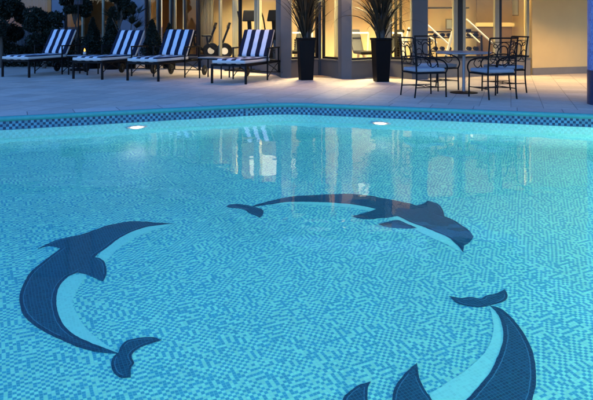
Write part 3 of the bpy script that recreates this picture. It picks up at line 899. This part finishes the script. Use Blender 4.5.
# ------------------------------------------------------------------ striped sun loungers
LRZ = -R(19.5)
def make_lounger(label):
    t = thing('sun_lounger', label, 'sun lounger', (0, 0, 0), 0, 'striped sun loungers in a row')
    W = 0.38
    m = MB()
    for s in (-1, 1):
        m.bar((s * W, 0.0, 0.375), (s * W, 1.98, 0.375), 0.035, 0.045)
    for y in (0.018, 0.65, 1.30, 1.96):
        m.bar((-W + .018, y, 0.377), (W - .018, y, 0.377), 0.035, 0.04)
    for y in np.arange(0.12, 1.28, 0.09):
        m.bar((-W + .018, y, 0.388), (W - .018, y, 0.388), 0.03, 0.008)
    m.build('frame', M['dark_metal'], t, bevel=.004)
    for s in (-1, 1):
        MB().bar((s * W, 0.02, 0.0), (s * W, 0.02, 0.352), 0.042, 0.042).build('leg', M['dark_metal'], t, bevel=.004)
    for s in (-1, 1):
        xx = s * (W + .03)
        m = MB()
        m.bar((xx, 1.11, 0.0), (xx, 1.11, 0.68), 0.028, 0.028)
        m.bar((xx, 1.096, 0.695), (xx, 1.80, 0.695), 0.045, 0.03)
        m.bar((xx, 1.78, 0.68), (xx, 1.78, 0.12), 0.028, 0.028)
        m.tube([(xx, 1.12, 0.36), (xx, 1.40, 0.27), (xx, 1.78, 0.14)], 0.011, 6)
        m.tube([(xx, 1.12, 0.06), (xx, 1.42, 0.22), (xx, 1.77, 0.36)], 0.011, 6)
        m.bar((xx, 1.78, 0.14), (xx, 2.0, 0.12), 0.02, 0.02)
        m.build('armrest', M['dark_metal'], t, bevel=.004)
    m = MB().tube([(-W - .06, 1.98, 0.12), (W + .06, 1.98, 0.12)], 0.012, 8)
    for s in (-1, 1): m.bar((s * (W - .03), 1.96, 0.36), (s * (W - .03), 1.98, 0.12), 0.022, 0.022)
    m.build('axle', M['dark_metal'], t)
    for s in (-1, 1):
        x0 = s * (W + .075)
        a = MB(); rot = Matrix.Translation((x0, 1.98, 0.12)) @ Matrix.Rotation(R(90), 4, 'Y')
        a.lathe([(0.05, -.02), (0.105, -.022), (0.12, -.012), (0.12, .012), (0.105, .022), (0.05, .02)], 28)
        a.v = [tuple(rot @ Vector(p)) for p in a.v]; wh = a.build('wheel', M['rubber'], t, True)
        a = MB().lathe([(0.03, -.028), (0.03, .028)], 16); a.v = [tuple(rot @ Vector(p)) for p in a.v]; a.build('hub', M['steel'], wh)
    def cushion(name, L, th, mat4):
        """soft slab with stripes on its two large faces, plain boxing round the sides"""
        nx, ny = 22, 26; hw = 0.365
        bm = bmesh.new(); uvl = bm.loops.layers.uv.new('uv')
        rng = random.Random(len(name) + int(L * 100))
        grid = {}
        for top in (0, 1):
            for i in range(nx + 1):
                for j in range(ny + 1):
                    u = i / nx; v = j / ny
                    e = min(u * 2 * hw, (1 - u) * 2 * hw, v * L, (1 - v) * L)
                    rnd = 0.028
                    k = min(1.0, e / rnd); drop = (1 - math.sqrt(max(0, 1 - (1 - k) ** 2))) * 0.022
                    puff = 0.010 * math.sin(PI * u) * abs(math.sin(PI * v * 3)) + 0.003 * math.sin(9 * u + 5 * v)
                    z = (th - drop + puff) if top else (drop * .8)
                    x = -hw + 2 * hw * u; y = L * v
                    grid[top, i, j] = bm.verts.new(mat4 @ Vector((x, y, z)))
        for top in (0, 1):
            for i in range(nx):
                for j in range(ny):
                    q = [grid[top, i, j], grid[top, i + 1, j], grid[top, i + 1, j + 1], grid[top, i, j + 1]]
                    f = bm.faces.new(q if top else q[::-1]); f.material_index = 0; f.smooth = True
                    uvq = [(i / nx, j / ny), ((i + 1) / nx, j / ny), ((i + 1) / nx, (j + 1) / ny), (i / nx, (j + 1) / ny)]
                    for lp, uv in zip(f.loops, uvq if top else uvq[::-1]): lp[uvl].uv = uv
        per = [(i, 0) for i in range(nx)] + [(nx, j) for j in range(ny)] + [(i, ny) for i in range(nx, 0, -1)] + [(0, j) for j in range(ny, 0, -1)]
        for a_, b_ in zip(per, per[1:] + per[:1]):
            f = bm.faces.new([grid[0, a_[0], a_[1]], grid[0, b_[0], b_[1]], grid[1, b_[0], b_[1]], grid[1, a_[0], a_[1]]]); f.material_index = 1; f.smooth = True
        bmesh.ops.recalc_face_normals(bm, faces=bm.faces)
        me = bpy.data.meshes.new(name); bm.to_mesh(me); bm.free()
        me.materials.append(M['stripe']); me.materials.append(M['off_white'])
        o = bpy.data.objects.new(name, me); COL.objects.link(o); o.parent = t
        return o
    cushion('seat_cushion', 1.34, 0.10, Matrix.Translation((0, -0.01, 0.398)))
    tilt = Matrix.Translation((0, 1.36, 0.46)) @ Matrix.Rotation(R(58), 4, 'X')
    cushion('backrest_cushion', 0.70, 0.095, tilt)
    m = MB()
    for s in (-1, 1):
        a_ = tilt @ Vector((s * 0.33, 0.0, -0.02)); b_ = tilt @ Vector((s * 0.33, 0.72, -0.02)); m.bar(a_, b_, 0.03, 0.025)
    for v in (0.05, 0.25, 0.45, 0.70):
        m.bar(tilt @ Vector((-0.33, v, -0.02)), tilt @ Vector((0.33, v, -0.02)), 0.025, 0.02)
    m.bar(tilt @ Vector((0, 0.45, -0.03)), (0, 1.93, 0.40), 0.02, 0.02)
    m.build('backrest_frame', M['dark_metal'], t)
    return t
# front-right leg positions along one straight row
spots = [((-6.10, 15.02), 'striped sun lounger cut by the left edge of the picture'),
         ((-4.27, 14.46), 'second striped lounger from the left, the small lantern glowing beside it'),
         ((-2.94, 13.99), 'striped sun lounger just left of the small low glass side table'),
         ((-1.03, 13.32), 'striped sun lounger nearest the grey pier, right of the side table')]
first = None
cw, sw = math.cos(LRZ), math.sin(LRZ)
for (x, y), lb in spots:
    ox, oy = x - 0.38 * cw, y - 0.38 * sw
    if first is None:
        first = make_lounger(lb); first.location = (ox, oy, 0); first.rotation_euler = (0, 0, LRZ)
    else:
        L_ = dup(first, (ox, oy, 0), LRZ, lb)
        for c_ in kids(L_):           # no two cushions lie quite alike
            if 'cushion' in c_.name:
                c_.rotation_euler = (random.uniform(-.012, .012), random.uniform(-.008, .008), random.uniform(-.018, .018))
                c_.location = (random.uniform(-.012, .012), random.uniform(-.01, .01), random.uniform(0, .004))

# low side tables between the loungers
def side_table(x, y, label):
    t = thing('side_table', label, 'side table', (x, y, 0), LRZ, 'low side tables between the loungers')
    MB().box(-.30, .30, -.24, .24, .455, .475).build('table_top', M['tabletop'], t, bevel=.004)
    for sx in (-1, 1):
        for sy in (-1, 1):
            MB().bar((sx * .27, sy * .21, 0), (sx * .27, sy * .21, .43), .025, .025).build('leg', M['dark_metal'], t)
    m = MB()
    for s in (-1, 1):
        m.bar((-.27, s * .21, .442), (.27, s * .21, .442), .025, .025); m.bar((s * .27, -.195, .442), (s * .27, .195, .442), .024, .024)
    m.build('frame', M['dark_metal'], t)
    return t
side_table(-1.86, 14.98, 'low side table between the third and last striped loungers, below the exercise bikes')
side_table(-5.18, 16.05, 'low side table carrying the small lit lantern')
# lantern
t = thing('lantern', 'small lit candle lantern glowing orange between two loungers', 'lantern', (-5.12, 15.95, 0.476))
m = MB().box(-.07, .07, -.07, .07, 0, .015)
for sx in (-1, 1):
    for sy in (-1, 1): m.bar((sx * .062, sy * .062, .0151), (sx * .062, sy * .062, .19), .01, .01)
m.add([(-.075, -.075, .19), (.075, -.075, .19), (.075, .075, .19), (-.075, .075, .19), (0, 0, .25)], [(0, 3, 2, 1), (0, 1, 4), (1, 2, 4), (2, 3, 4), (3, 0, 4)])
m.build('cage', M['dark_metal'], t)
MB().lathe([(.035, .0155), (.035, .08), (.006, .082)], 16).build('candle', M['off_white'], t)
MB().lathe([(.004, .084), (.022, .105), (.012, .14), (.002, .165)], 12).build('flame', M['candle'], t, True)

# ------------------------------------------------------------------ patio table and wrought iron chairs
t = thing('patio_table', 'round grey stone topped patio table on one steel pole', 'table', (2.96, 11.68, 0))
MB().lathe([(0.475, .700), (0.485, .706), (0.485, .722), (0.478, .728)], 64).build('tabletop', M['tabletop'], t, True)
MB().lathe([(0.028, .03), (0.028, .66), (.10, .688), (.10, .699)], 24).build('pole', M['steel'], t, True)
MB().lathe([(0.24, 0.0), (0.24, .012), (.06, .03), (.029, .0301)], 40).build('base', M['dark_metal'], t, True)

def make_chair(label):
    """local: seat faces +Y, back at y = -0.27"""
    t = thing('patio_chair', label, 'chair', (0, 0, 0), 0, 'wrought iron chairs around the patio table')
    w, d = 0.26, 0.27
    for sx in (-1, 1):
        # rear leg runs up into the back post
        MB().tube(crom([(sx * w, -d - .03, 0), (sx * w, -d, .25), (sx * w, -d, .45), (sx * w, -d - .02, .75), (sx * w, -d - .055, .99)], 5), .0135, 8).build('leg', M['black_metal'], t, True)
        MB().tube([(sx * w, d + .01, 0), (sx * w, d, .41)], .0135, 8).build('leg', M['black_metal'], t, True)
        MB().tube(crom([(sx * w, d, .40), (sx * (w + .02), d + .02, .50), (sx * (w + .015), d - .05, .60), (sx * (w + .01), .02, .655), (sx * (w + .005), -.15, .665), (sx * w, -d - .01, .655)], 6), .013, 8).build('arm', M['black_metal'], t, True)
        MB().tube(crom([(sx * (w + .01), .06, .64), (sx * (w + .02), .10, .56), (sx * w, .03, .50), (sx * w, -.06, .55), (sx * w, -.05, .62), (sx * w, 0, .60)], 5), .007, 6).build('arm_scroll', M['black_metal'], t, True)
    m = MB()
    for p, q in (((-w, -d, .405), (w, -d, .405)), ((-w, d, .405), (w, d, .405)), ((-w, -d, .405), (-w, d, .405)), ((w, -d, .405), (w, d, .405))):
        m.tube([p, q], .013, 8)
    for x in (-.15, -.05, .05, .15): m.tube([(x, -d, .405), (x, d, .405)], .005, 6)
    m.build('seat_frame', M['black_metal'], t, True)
    m = MB()
    for sx in (-1, 1): m.tube([(sx * w, -d - .01, .17), (sx * w, d, .17)], .009, 6)
    m.tube(crom([(-w, -.12, .17), (-.10, -.04, .17), (0, -.02, .17), (.10, -.04, .17), (w, -.12, .17)], 6), .009, 6)
    m.tube(crom([(-w, .16, .17), (-.10, .08, .17), (0, .06, .17), (.10, .08, .17), (w, .16, .17)], 6), .009, 6)
    m.build('stretcher', M['black_metal'], t, True)
    def yb(z): return -d - .02 * max(0, (z - .45) / .30) - max(0, (z - .75)) * .145
    m = MB()
    m.tube([(-w, yb(.99), .99), (w, yb(.99), .99)], .0135, 8)
    m.build('back_rail', M['black_metal'], t, True)
    MB().tube([(-w, yb(.93), .925), (w, yb(.93), .925)], .007, 6).build('back_rail', M['black_metal'], t, True)
    MB().tube([(-w, yb(.55), .55), (w, yb(.55), .55)], .008, 6).build('back_rail', M['black_metal'], t, True)
    m = MB()
    ring = [(0.098 * math.cos(a), 0, .745 + .118 * math.sin(a)) for a in np.linspace(0, 2 * PI, 29)[:-1]]
    m.tube([(p[0], yb(p[2]), p[2]) for p in ring], .011, 6, closed=True)
    for sx in (-1, 1):
        for c in ([(w, .90), (.17, .90), (.10, .84), (.095, .74), (.15, .62), (.22, .57), (w, .60)],
                  [(w, .72), (.19, .76), (.125, .72), (.14, .65), (.20, .66)],
                  [(.0, .922), (.07, .90), (.14, .83), (.19, .87), (.16, .90)],
                  [(.0, .552), (.08, .58), (.13, .66)]):
            m.tube([(sx * p[0], yb(p[1]), p[1]) for p in crom(c, 5)], .0075, 6)
    m.build('back_scroll', M['black_metal'], t, True)
    m = MB().box(-w + .008, w - .008, -d + .012, d - .004, .421, .485)
    c = m.build('cushion', M['cushion'], t, True, bevel=.022, seg=4)
    return t
chairs = [((2.15, 11.16), R(17 - 90), 'wrought iron chair at the left end of the patio group, nearest the tall planter'),
          ((2.62, 12.28), R(180 + 33), 'wrought iron chair on the far side of the table, half hidden by another chair'),
          ((3.23, 10.90), R(18), 'wrought iron chair nearest the pool, its back turned to the viewer'),
          ((3.72, 11.86), R(90 + 14), 'wrought iron chair on the tan wall side of the round table')]
fc = None
for (x, y), rz, lb in chairs:
    if fc is None:
        fc = make_chair(lb); fc.location = (x, y, 0); fc.rotation_euler = (0, 0, rz)
    else: dup(fc, (x, y, 0), rz, lb)
# ------------------------------------------------------------------ planters with palm-like plants
def planter(x, y, label):
    t = thing('planter', label, 'planter', (x, y, 0), R(12), 'tall black planters by the bay windows')
    v = []; prof = [(.135, 0), (.175, .88), (.19, .885), (.19, .93), (.165, .93), (.155, .86)]
    for h, z in prof: v += [(-h, -h, z), (h, -h, z), (h, h, z), (-h, h, z)]
    f = [(0, 3, 2, 1)]
    for i in range(len(prof) - 1):
        for j in range(4): f.append((i * 4 + j, i * 4 + (j + 1) % 4, i * 4 + 4 + (j + 1) % 4, i * 4 + 4 + j))
    MB().add(v, f).build('pot', M['pot'], t, bevel=.008)
    k = .156; MB().box(-k, k, -k, k, .84, .865).build('soil', M['soil'], t)
    return t
PL1 = (0.205, 14.45); PL2 = (1.80, 14.05)
planter(*PL1, 'tall black tapered planter right of the grey pier and its lounger')
planter(*PL2, 'tall black tapered planter beside the patio chairs')

def blade(m, o, az, L, lean, droop, wd, rng, n=9):
    """one long arching strap leaf"""
    d = Vector((math.cos(az), math.sin(az), 0)); s = Vector((-d.y, d.x, 0))
    p = Vector(o); el = lean; prev = None; st = L / n; v = []; tw = rng.uniform(-.5, .5)
    for i in range(n + 1):
        k = i / n
        w = wd * (0.35 + 0.65 * math.sin(PI * min(1, k * 1.3 + .12))) * (1 - k ** 4)
        dirv = d * math.cos(el) + Vector((0, 0, 1)) * math.sin(el)
        nn = s * math.cos(tw) + dirv.cross(s) * math.sin(tw)
        v += [tuple(p - nn * w / 2), tuple(p + nn * w / 2)]
        p = p + dirv * st; el -= droop / n * (0.4 + 1.4 * k)
    m.add(v, [(2 * i, 2 * i + 1, 2 * i + 3, 2 * i + 2) for i in range(n)])

def potted_palm(x, y, z, seed, label, spread=1.0, height=1.0, nb=120):
    rng = random.Random(seed)
    t = thing('potted_palm', label, 'plant', (x, y, z), 0, 'palms growing in the tall planters')
    m = MB()
    for k in range(7):
        a = rng.uniform(0, 2 * PI); r = rng.uniform(.02, .09)
        m.tube(crom([(r * math.cos(a), r * math.sin(a), 0), (r * 1.1 * math.cos(a), r * 1.1 * math.sin(a), .3 * height), (r * 1.8 * math.cos(a), r * 1.8 * math.sin(a), .75 * height)], 4), [.022 * (1 - .04 * i) for i in range(9)], 6)
    m.build('stem', M['bark'], t, True)
    m = MB()
    for k in range(nb):
        az = rng.uniform(0, 2 * PI); r = rng.uniform(0, .09)
        q = rng.random()
        lean = R(rng.uniform(66, 89)) if q < .72 else R(rng.uniform(48, 72))
        blade(m, (r * math.cos(az), r * math.sin(az), rng.uniform(-.02, .65) * height), az, rng.uniform(.7, 1.28) * height, lean,
              (rng.uniform(.5, 1.6) if q < .85 else rng.uniform(1.6, 2.6)) * spread, rng.uniform(.022, .055), rng)
    m.build('foliage', M['leaf_palm'], t)
    return t
potted_palm(PL1[0], PL1[1], .866, 3, 'upright strappy palm in the planter right of the grey pier', .5, 1.0, 230)
potted_palm(PL2[0], PL2[1], .866, 5, 'wide arching palm in the planter beside the patio chairs', 1.15, 1.12, 280)

# ------------------------------------------------------------------ dark planting on the left
def leaves(n, fn, size, name, mat, parent, seed, up=0.3):
    rng = np.random.default_rng(seed)
    P = fn(rng, n)
    nrm = rng.normal(size=(n, 3)); nrm[:, 2] += up; nrm /= np.linalg.norm(nrm, axis=1)[:, None]
    t0 = np.cross(nrm, rng.normal(size=(n, 3))); t0 /= np.linalg.norm(t0, axis=1)[:, None]
    b0 = np.cross(nrm, t0); s = rng.uniform(.6, 1.3, n)[:, None] * size
    a = P - t0 * s; b = P + b0 * s * .42; c = P + t0 * s; d = P - b0 * s * .42
    V = np.stack([a, b, c, d], 1).reshape(-1, 3)
    F = np.arange(4 * n).reshape(-1, 4)
    me = bpy.data.meshes.new(name); me.from_pydata(V.tolist(), [], F.tolist()); me.materials.append(mat)
    o = bpy.data.objects.new(name, me); COL.objects.link(o); o.parent = parent
    return o
def clumps(centres, radii):
    C = np.array(centres); Rr = np.array(radii)
    def fn(rng, n):
        k = rng.integers(0, len(C), n); v = rng.normal(size=(n, 3)); v /= np.linalg.norm(v, axis=1)[:, None]
        return C[k] + v * (rng.uniform(0.25, 1, n) ** .5)[:, None] * Rr[k][:, None] * np.array([1, 1, .8])
    return fn
def bushy_tree(x, y, h, r, zc, seed, label, n=5200, trunk_r=.06, size=.05, name='broadleaf_tree', cat='tree'):
    rng = random.Random(seed)
    t = thing(name, label, cat, (x, y, 0), 0, 'dark trees and shrubs behind the loungers')
    m = MB(); m.tube(crom([(0, 0, 0), (.03, .02, zc * .5), (-.02, .01, zc)], 5), [trunk_r * (1 - .05 * i) for i in range(11)], 8)
    cs = []; rs = []
    for k in range(14):
        a = rng.uniform(0, 2 * PI); e = rng.uniform(-.7, 1.0); q = rng.uniform(.35, .85) * r
        c = (q * math.cos(a) * math.cos(e), q * math.sin(a) * math.cos(e), zc + (h - zc) * .75 * math.sin(e) + .1)
        cs.append(c); rs.append(rng.uniform(.25, .48) * r)
        m.tube(crom([(0, 0, zc * .7), (c[0] * .5, c[1] * .5, zc * .85 + c[2] * .15), c], 4), [.025 * (1 - .08 * i) for i in range(9)], 5)
    m.build('trunk', M['bark'], t, True)
    leaves(int(n * 1.7), clumps(cs, rs), size, 'crown', M['leaf_dark'], t, seed)
    return t
def cone_shrub(x, y, h, r, seed, label, n=3600):
    t = thing('cone_shrub', label, 'shrub', (x, y, 0), 0, 'dark trees and shrubs behind the loungers')
    MB().lathe([(r * .62, 0), (r * .8, .30), (r * .84, .33), (r * .7, .33)], 24).build('pot', M['pot'], t, True)
    MB().tube([(0, 0, .30), (0, 0, h * .8)], [.03, .012], 7).build('trunk', M['bark'], t)
    def fn(rng, k):
        u = rng.uniform(0, 1, k) ** .75; a = rng.uniform(0, 2 * PI, k)
        rr = r * (1 - u) ** .8 * (1 + .25 * np.sin(a * 3 + u * 11 + seed)) * rng.uniform(.4, 1.05, k)
        return np.stack([rr * np.cos(a), rr * np.sin(a), .36 + u * (h - .36) + rng.normal(0, .02, k)], 1)
    leaves(int(n * 1.6), fn, .04, 'crown', M['leaf_dark'], t, seed, .1)
    return t
def hedge(x0, x1, y, h, seed, label, n=4500):
    t = thing('low_hedge', label, 'hedge', ((x0 + x1) / 2, y, 0), -.1, 'dark trees and shrubs behind the loungers')
    L = (x1 - x0)
    m = MB()
    for k in range(14): 
        xx = -L / 2 + L * (k + .5) / 14
        m.tube([(xx, 0, 0), (xx + .05, .02, h * .7)], .015, 5)
    m.build('stem', M['bark'], t)
    def fn(rng, k):
        u = rng.uniform(-.5, .5, k) * L; a = rng.uniform(0, 1, k)
        top = h * (.8 + .2 * np.sin(u * 3.1 + seed) * np.cos(u * 1.3))
        return np.stack([u, rng.normal(0, .16, k), a * top], 1)
    leaves(int(n * 1.6), fn, .05, 'foliage', M['leaf_dark'], t, seed)
    return t
bushy_tree(-8.35, 18.6, 2.1, .85, 1.25, 21, 'widest dark tree at the far left behind the first lounger', 6500)
bushy_tree(-7.0, 18.3, 1.7, .62, 1.0, 22, 'dark round tree in front of the slim pale pier', 4200)
bushy_tree(-6.35, 18.9, 2.5, .48, 1.75, 23, 'small round headed tree left of the dim amber window', 3200, .03)
hedge(-9.6, -6.1, 19.2, .95, 24, 'dark low hedge running behind the first lounger')
cone_shrub(-5.62, 18.2, 1.38, .30, 25, 'dark cone shrub in front of the dim amber window')
cone_shrub(-5.02, 17.9, 1.55, .30, 26, 'dark pointed shrub just left of the broad pale pier')
bushy_tree(-5.05, 18.8, 2.2, .38, 1.6, 30, 'small bushy topped tree against the dim amber window', 1800, .02, .06)
cone_shrub(-3.93, 18.0, 1.32, .30, 27, 'dark cone shrub right of the broad pale pier')
cone_shrub(-3.52, 18.25, 1.22, .26, 28, 'slightly shorter dark cone shrub before the narrow curtains')
# fan palm in front of the broad pale pier
rng = random.Random(31)
t = thing('fan_palm', 'dark fan leaved palm in front of the broad pale pier', 'palm', (-4.62, 18.1, 0))
MB().lathe([(.2, 0), (.26, .38), (.28, .42), (.22, .42)], 24).build('pot', M['pot'], t, True)
m = MB(); f = MB()
for k in range(9):
    az = rng.uniform(0, 2 * PI); el = R(rng.uniform(55, 85)); L = rng.uniform(.7, 1.25)
    tip = Vector((math.cos(az) * math.cos(el) * L, math.sin(az) * math.cos(el) * L, .4 + math.sin(el) * L))
    m.tube(crom([(0, 0, .38), tuple(tip * .5 + Vector((0, 0, .2))), tuple(tip)], 4), .008, 5)
    for j in range(17):
        aj = az + (j - 8) * .14
        blade(f, tip, aj, rng.uniform(.34, .48), el * .9 - abs(j - 8) * .07, .5, .035, rng, 5)
m.build('stem', M['bark'], t); f.build('foliage', M['leaf_dark'], t)
# closed parasol pole by the second lounger
t = thing('parasol', 'closed dark parasol standing on a thin pole behind the loungers', 'parasol', (-5.75, 17.4, 0))
MB().lathe([(.22, 0), (.22, .05), (.04, .07), (.04, .2)], 28).build('base', M['dark_metal'], t, True)
MB().tube([(0, 0, .07), (0, 0, 2.7)], .022, 12).build('pole', M['dark_metal'], t, True)
v = []; nn = 24; prof = [(.03, 1.72), (.09, 1.75), (.085, 2.0), (.06, 2.4), (.025, 2.72)]
for r, z in prof:
    for j in range(nn):
        a = 2 * PI * j / nn; k = r * (1 + .25 * math.cos(8 * a)); v.append((k * math.cos(a), k * math.sin(a), z))
MB().add(v, [(i * nn + j, i * nn + (j + 1) % nn, i * nn + nn + (j + 1) % nn, i * nn + nn + j) for i in range(len(prof) - 1) for j in range(nn)]).build('canopy', mottled('dark canvas', (.02, .02, .025), .2, 8, .9), t, True)

# ------------------------------------------------------------------ gym machines behind the glass
def bike(x, y, rz, label):
    t = thing('exercise_bike', label, 'exercise bike', (x, y, .021), rz, 'gym machines behind the glass')
    m = MB(); m.bar((-.45, 0, .03), (.45, 0, .03), .06, .05); m.bar((-.45, -.2, .03), (-.45, .2, .03), .05, .05); m.bar((.45, -.2, .03), (.45, .2, .03), .05, .05)
    m.bar((.25, 0, .05), (.02, 0, .45), .06, .08); m.bar((.02, 0, .40), (-.30, 0, .62), .06, .08)
    m.build('frame', M['machine'], t, bevel=.008)
    rot = Matrix.Translation((.18, 0, .42)) @ Matrix.Rotation(R(90), 4, 'X')
    m = MB().lathe([(.05, -.05), (.22, -.05), (.24, -.03), (.24, .03), (.22, .05), (.05, .05)], 28); m.v = [tuple(rot @ Vector(p)) for p in m.v]
    fw = m.build('flywheel', M['machine'], t, True)
    m = MB().lathe([(.10, -.058), (.10, .058)], 20); m.v = [tuple(rot @ Vector(p)) for p in m.v]; m.build('hub', M['grey_plastic'], fw)
    m = MB(); m.bar((.05, 0, .45), (.30, 0, 1.10), .05, .06); m.build('handle_post', M['machine'], t, bevel=.008)
    m = MB(); m.tube([(.30, -.2, 1.15), (.32, 0, 1.08), (.30, .2, 1.15)], .02, 8); m.bar((.28, 0, 1.08), (.34, 0, 1.25), .20, .05); m.build('console', M['machine'], t)
    m = MB(); m.bar((-.30, 0, .60), (-.33, 0, .84), .05, .05); m.build('seat_post', M['machine'], t)
    MB().box(-.48, -.2, -.11, .11, .842, .90).build('seat', M['machine'], t, bevel=.025, seg=3)
    return t
bike(-2.72, 19.55, R(15), 'exercise bike behind the glass, left of its pair, above the low side table')
bike(-2.28, 19.2, R(15), 'exercise bike behind the glass, right of its pair, beside the slim olive curtain')
def trainer(x, y, rz, label):
    t = thing('cross_trainer', label, 'cross trainer', (x, y, .021), rz, 'gym machines behind the glass')
    m = MB(); m.bar((-.8, 0, .04), (.6, 0, .04), .08, .06); m.bar((-.8, -.28, .03), (-.8, .28, .03), .06, .05); m.bar((.6, -.28, .03), (.6, .28, .03), .06, .05)
    m.build('frame', M['machine'], t, bevel=.008)
    MB().box(.2, .75, -.14, .14, .072, .6).build('housing', M['machine'], t, bevel=.06, seg=3)
    m = MB(); m.bar((.40, 0, .60), (.30, 0, 1.35), .07, .10); m.build('mast', M['machine'], t, bevel=.008)
    m = MB(); m.bar((.26, 0, 1.28), (.36, 0, 1.58), .36, .06); m.build('console', M['machine'], t, bevel=.02)
    for s in (-1, 1):
        m = MB().tube(crom([(.42, s * .22, .35), (.30, s * .25, .95), (.20, s * .26, 1.35), (.05, s * .24, 1.55)], 6), .02, 8); m.build('handle', M['machine'], t, True)
        m = MB(); m.bar((.55, s * .18, .30), (-.6, s * .18, .20), .05, .05); m.box(-.5, -.12, s * .18 - .08, s * .18 + .08, .262, .30); m.build('pedal', M['machine'], t)
    return t
trainer(-1.36, 17.6, R(75), 'cross trainer behind the glass in front of the brown gap between curtains')
trainer(-.76, 17.3, R(60), 'cross trainer behind the glass right beside the grey pier')
def treadmill(x, y, rz, label):
    t = thing('treadmill', label, 'treadmill', (x, y, .021), rz, 'gym machines behind the glass')
    MB().box(-.8, .8, -.36, .36, .06, .2).build('deck', M['machine'], t, bevel=.02)
    MB().box(-.75, .6, -.24, .24, .201, .21).build('belt', M['rubber'], t)
    for s in (-1, 1):
        MB().bar((.72, s * .36, .15), (.45, s * .36, 1.12), .06, .07).build('upright', M['grey_plastic'], t, bevel=.008)
        MB().tube([(.42, s * .37, 1.32), (-.28, s * .37, .72)], .021, 10).build('handrail', M['white_metal'], t, True)
    MB().box(.30, .52, -.40, .40, 1.02, 1.08).build('console', M['machine'], t, bevel=.02)
    m = MB(); m.tube([(.1, -.34, 1.0), (.1, .34, 1.0)], .022, 8); m.build('front_bar', M['machine'], t)
    return t
treadmill(3.40, 16.6, R(190), 'treadmill with a slanting white rail behind the left pane of the right bay')
treadmill(4.62, 17.0, R(190), 'treadmill with a slanting white rail behind the middle pane of the right bay')
def rack(x, y, rz, label):
    t = thing('weight_rack', label, 'gym rack', (x, y, .021), rz, 'gym machines behind the glass')
    for s in (-1, 1):
        MB().bar((s * .42, 0, 0), (s * .42, 0, 1.62), .05, .05).build('upright', M['grey_plastic'], t)
        MB().bar((s * .42, -.35, .03), (s * .42, .35, .03), .05, .05).build('foot', M['machine'], t)
    MB().bar((-.7, 0, 1.645), (.7, 0, 1.645), .05, .04).build('top_bar', M['machine'], t)
    m = MB(); m.tube([(-.6, -.04, 1.0), (.6, -.04, 1.0)], .018, 8)
    for s in (-1, 1):
        rot = Matrix.Translation((s * .5, -.04, 1.0)) @ Matrix.Rotation(R(90), 4, 'Y')
        q = MB().lathe([(.02, -.03), (.16, -.03), (.16, .03), (.02, .03)], 20); q.v = [tuple(rot @ Vector(p)) for p in q.v]; m.add(q.v, q.f)
    m.build('barbell', M['machine'], t)
    return t
rack(3.95, 17.85, R(-6), 'weight rack with a dark top bar behind the right bay')
def bench(x, y, rz, label):
    t = thing('weight_bench', label, 'gym bench', (x, y, .021), rz, 'gym machines behind the glass')
    MB().box(-.55, .2, -.14, .14, .46, .54).build('seat', M['machine'], t, bevel=.02)
    MB().bar((.2, 0, .5), (.62, 0, 1.05), .28, .07).build('backrest', M['machine'], t, bevel=.02)
    m = MB(); m.bar((-.5, 0, .03), (.6, 0, .03), .06, .06); m.bar((-.3, 0, .05), (-.3, 0, .46), .06, .06); m.bar((.45, 0, .05), (.2, 0, .48), .06, .06); m.bar((.35, -.3, .98), (.35, .3, .98), .04, .04)
    for s in (-1, 1): m.bar((.35, s * .3, .98), (.5, s * .3, .05), .04, .04)
    m.build('frame', M['grey_plastic'], t)
    return t
bench(1.60, 16.5, R(100), 'weight bench behind the pane left of the arching palm')
bench(0.05, 16.9, R(80), 'weight bench behind the pane left of the upright palm')
bench(2.2, 16.6, R(40), 'weight bench behind the pane right of the arching palm')

def cable_machine(x, y, rz, label):
    t = thing('cable_machine', label, 'gym machine', (x, y, .021), rz, 'gym machines behind the glass')
    for s in (-1, 1):
        MB().bar((s * .32, 0, 0), (s * .32, 0, 2.0), .07, .06).build('upright', M['machine'], t)
        MB().bar((s * .32, -.4, .03), (s * .32, .4, .03), .07, .06).build('foot', M['machine'], t)
    m = MB().bar((-.42, 0, 2.04), (.42, 0, 2.04), .07, .07)
    m.bar((0, 0, 2.0), (0, -.45, 1.94), .05, .05); m.build('top_bar', M['machine'], t)
    m = MB()
    for k in range(12): m.box(-.15, .15, -.06, .06, .08 + k * .06, .13 + k * .06)
    m.build('weight_stack', M['machine'], t)
    MB().tube([(-.4, -.45, 1.62), (-.2, -.45, 1.70), (.2, -.45, 1.70), (.4, -.45, 1.62)], .018, 8).build('pull_bar', M['machine'], t)
    MB().tube([(0, -.45, 1.70), (0, -.45, 1.93)], .006, 6).build('cable', M['machine'], t)
    MB().box(-.2, .2, -.75, -.35, .45, .53).build('seat', M['machine'], t, bevel=.02)
    MB().bar((0, -.55, 0), (0, -.55, .45), .07, .07).build('seat_post', M['machine'], t)
    return t
cable_machine(2.62, 17.0, R(70), 'cable machine with a stack of weights behind the pane right of the arching palm')
cable_machine(0.10, 18.1, R(20), 'cable machine with a pull bar behind the pane left of the upright palm')
def dumbbell_shelf(x, y, rz, label):
    t = thing('dumbbell_rack', label, 'gym rack', (x, y, .021), rz, 'gym machines behind the glass')
    for s in (-1, 1): MB().bar((s * .7, 0, 0), (s * .7, .1, .9), .05, .06).build('upright', M['machine'], t)
    for z in (.45, .82):
        MB().box(-.67, .67, -.12, .14, z, z + .03).build('shelf', M['machine'], t)
    m = MB()
    for z in (.48, .85):
        for k in range(7):
            xx = -.55 + k * .18
            m.tube([(xx, -.13, z + .06), (xx, -.05, z + .06)], .055, 10); m.tube([(xx, .05, z + .06), (xx, .13, z + .06)], .055, 10); m.tube([(xx, -.051, z + .06), (xx, .051, z + .06)], .016, 6)
    d = m.build('dumbbells', M['machine'], t); d['kind'] = 'stuff'
    return t
dumbbell_shelf(4.35, 18.0, R(-4), 'low dumbbell rack against the wall of the right bay')
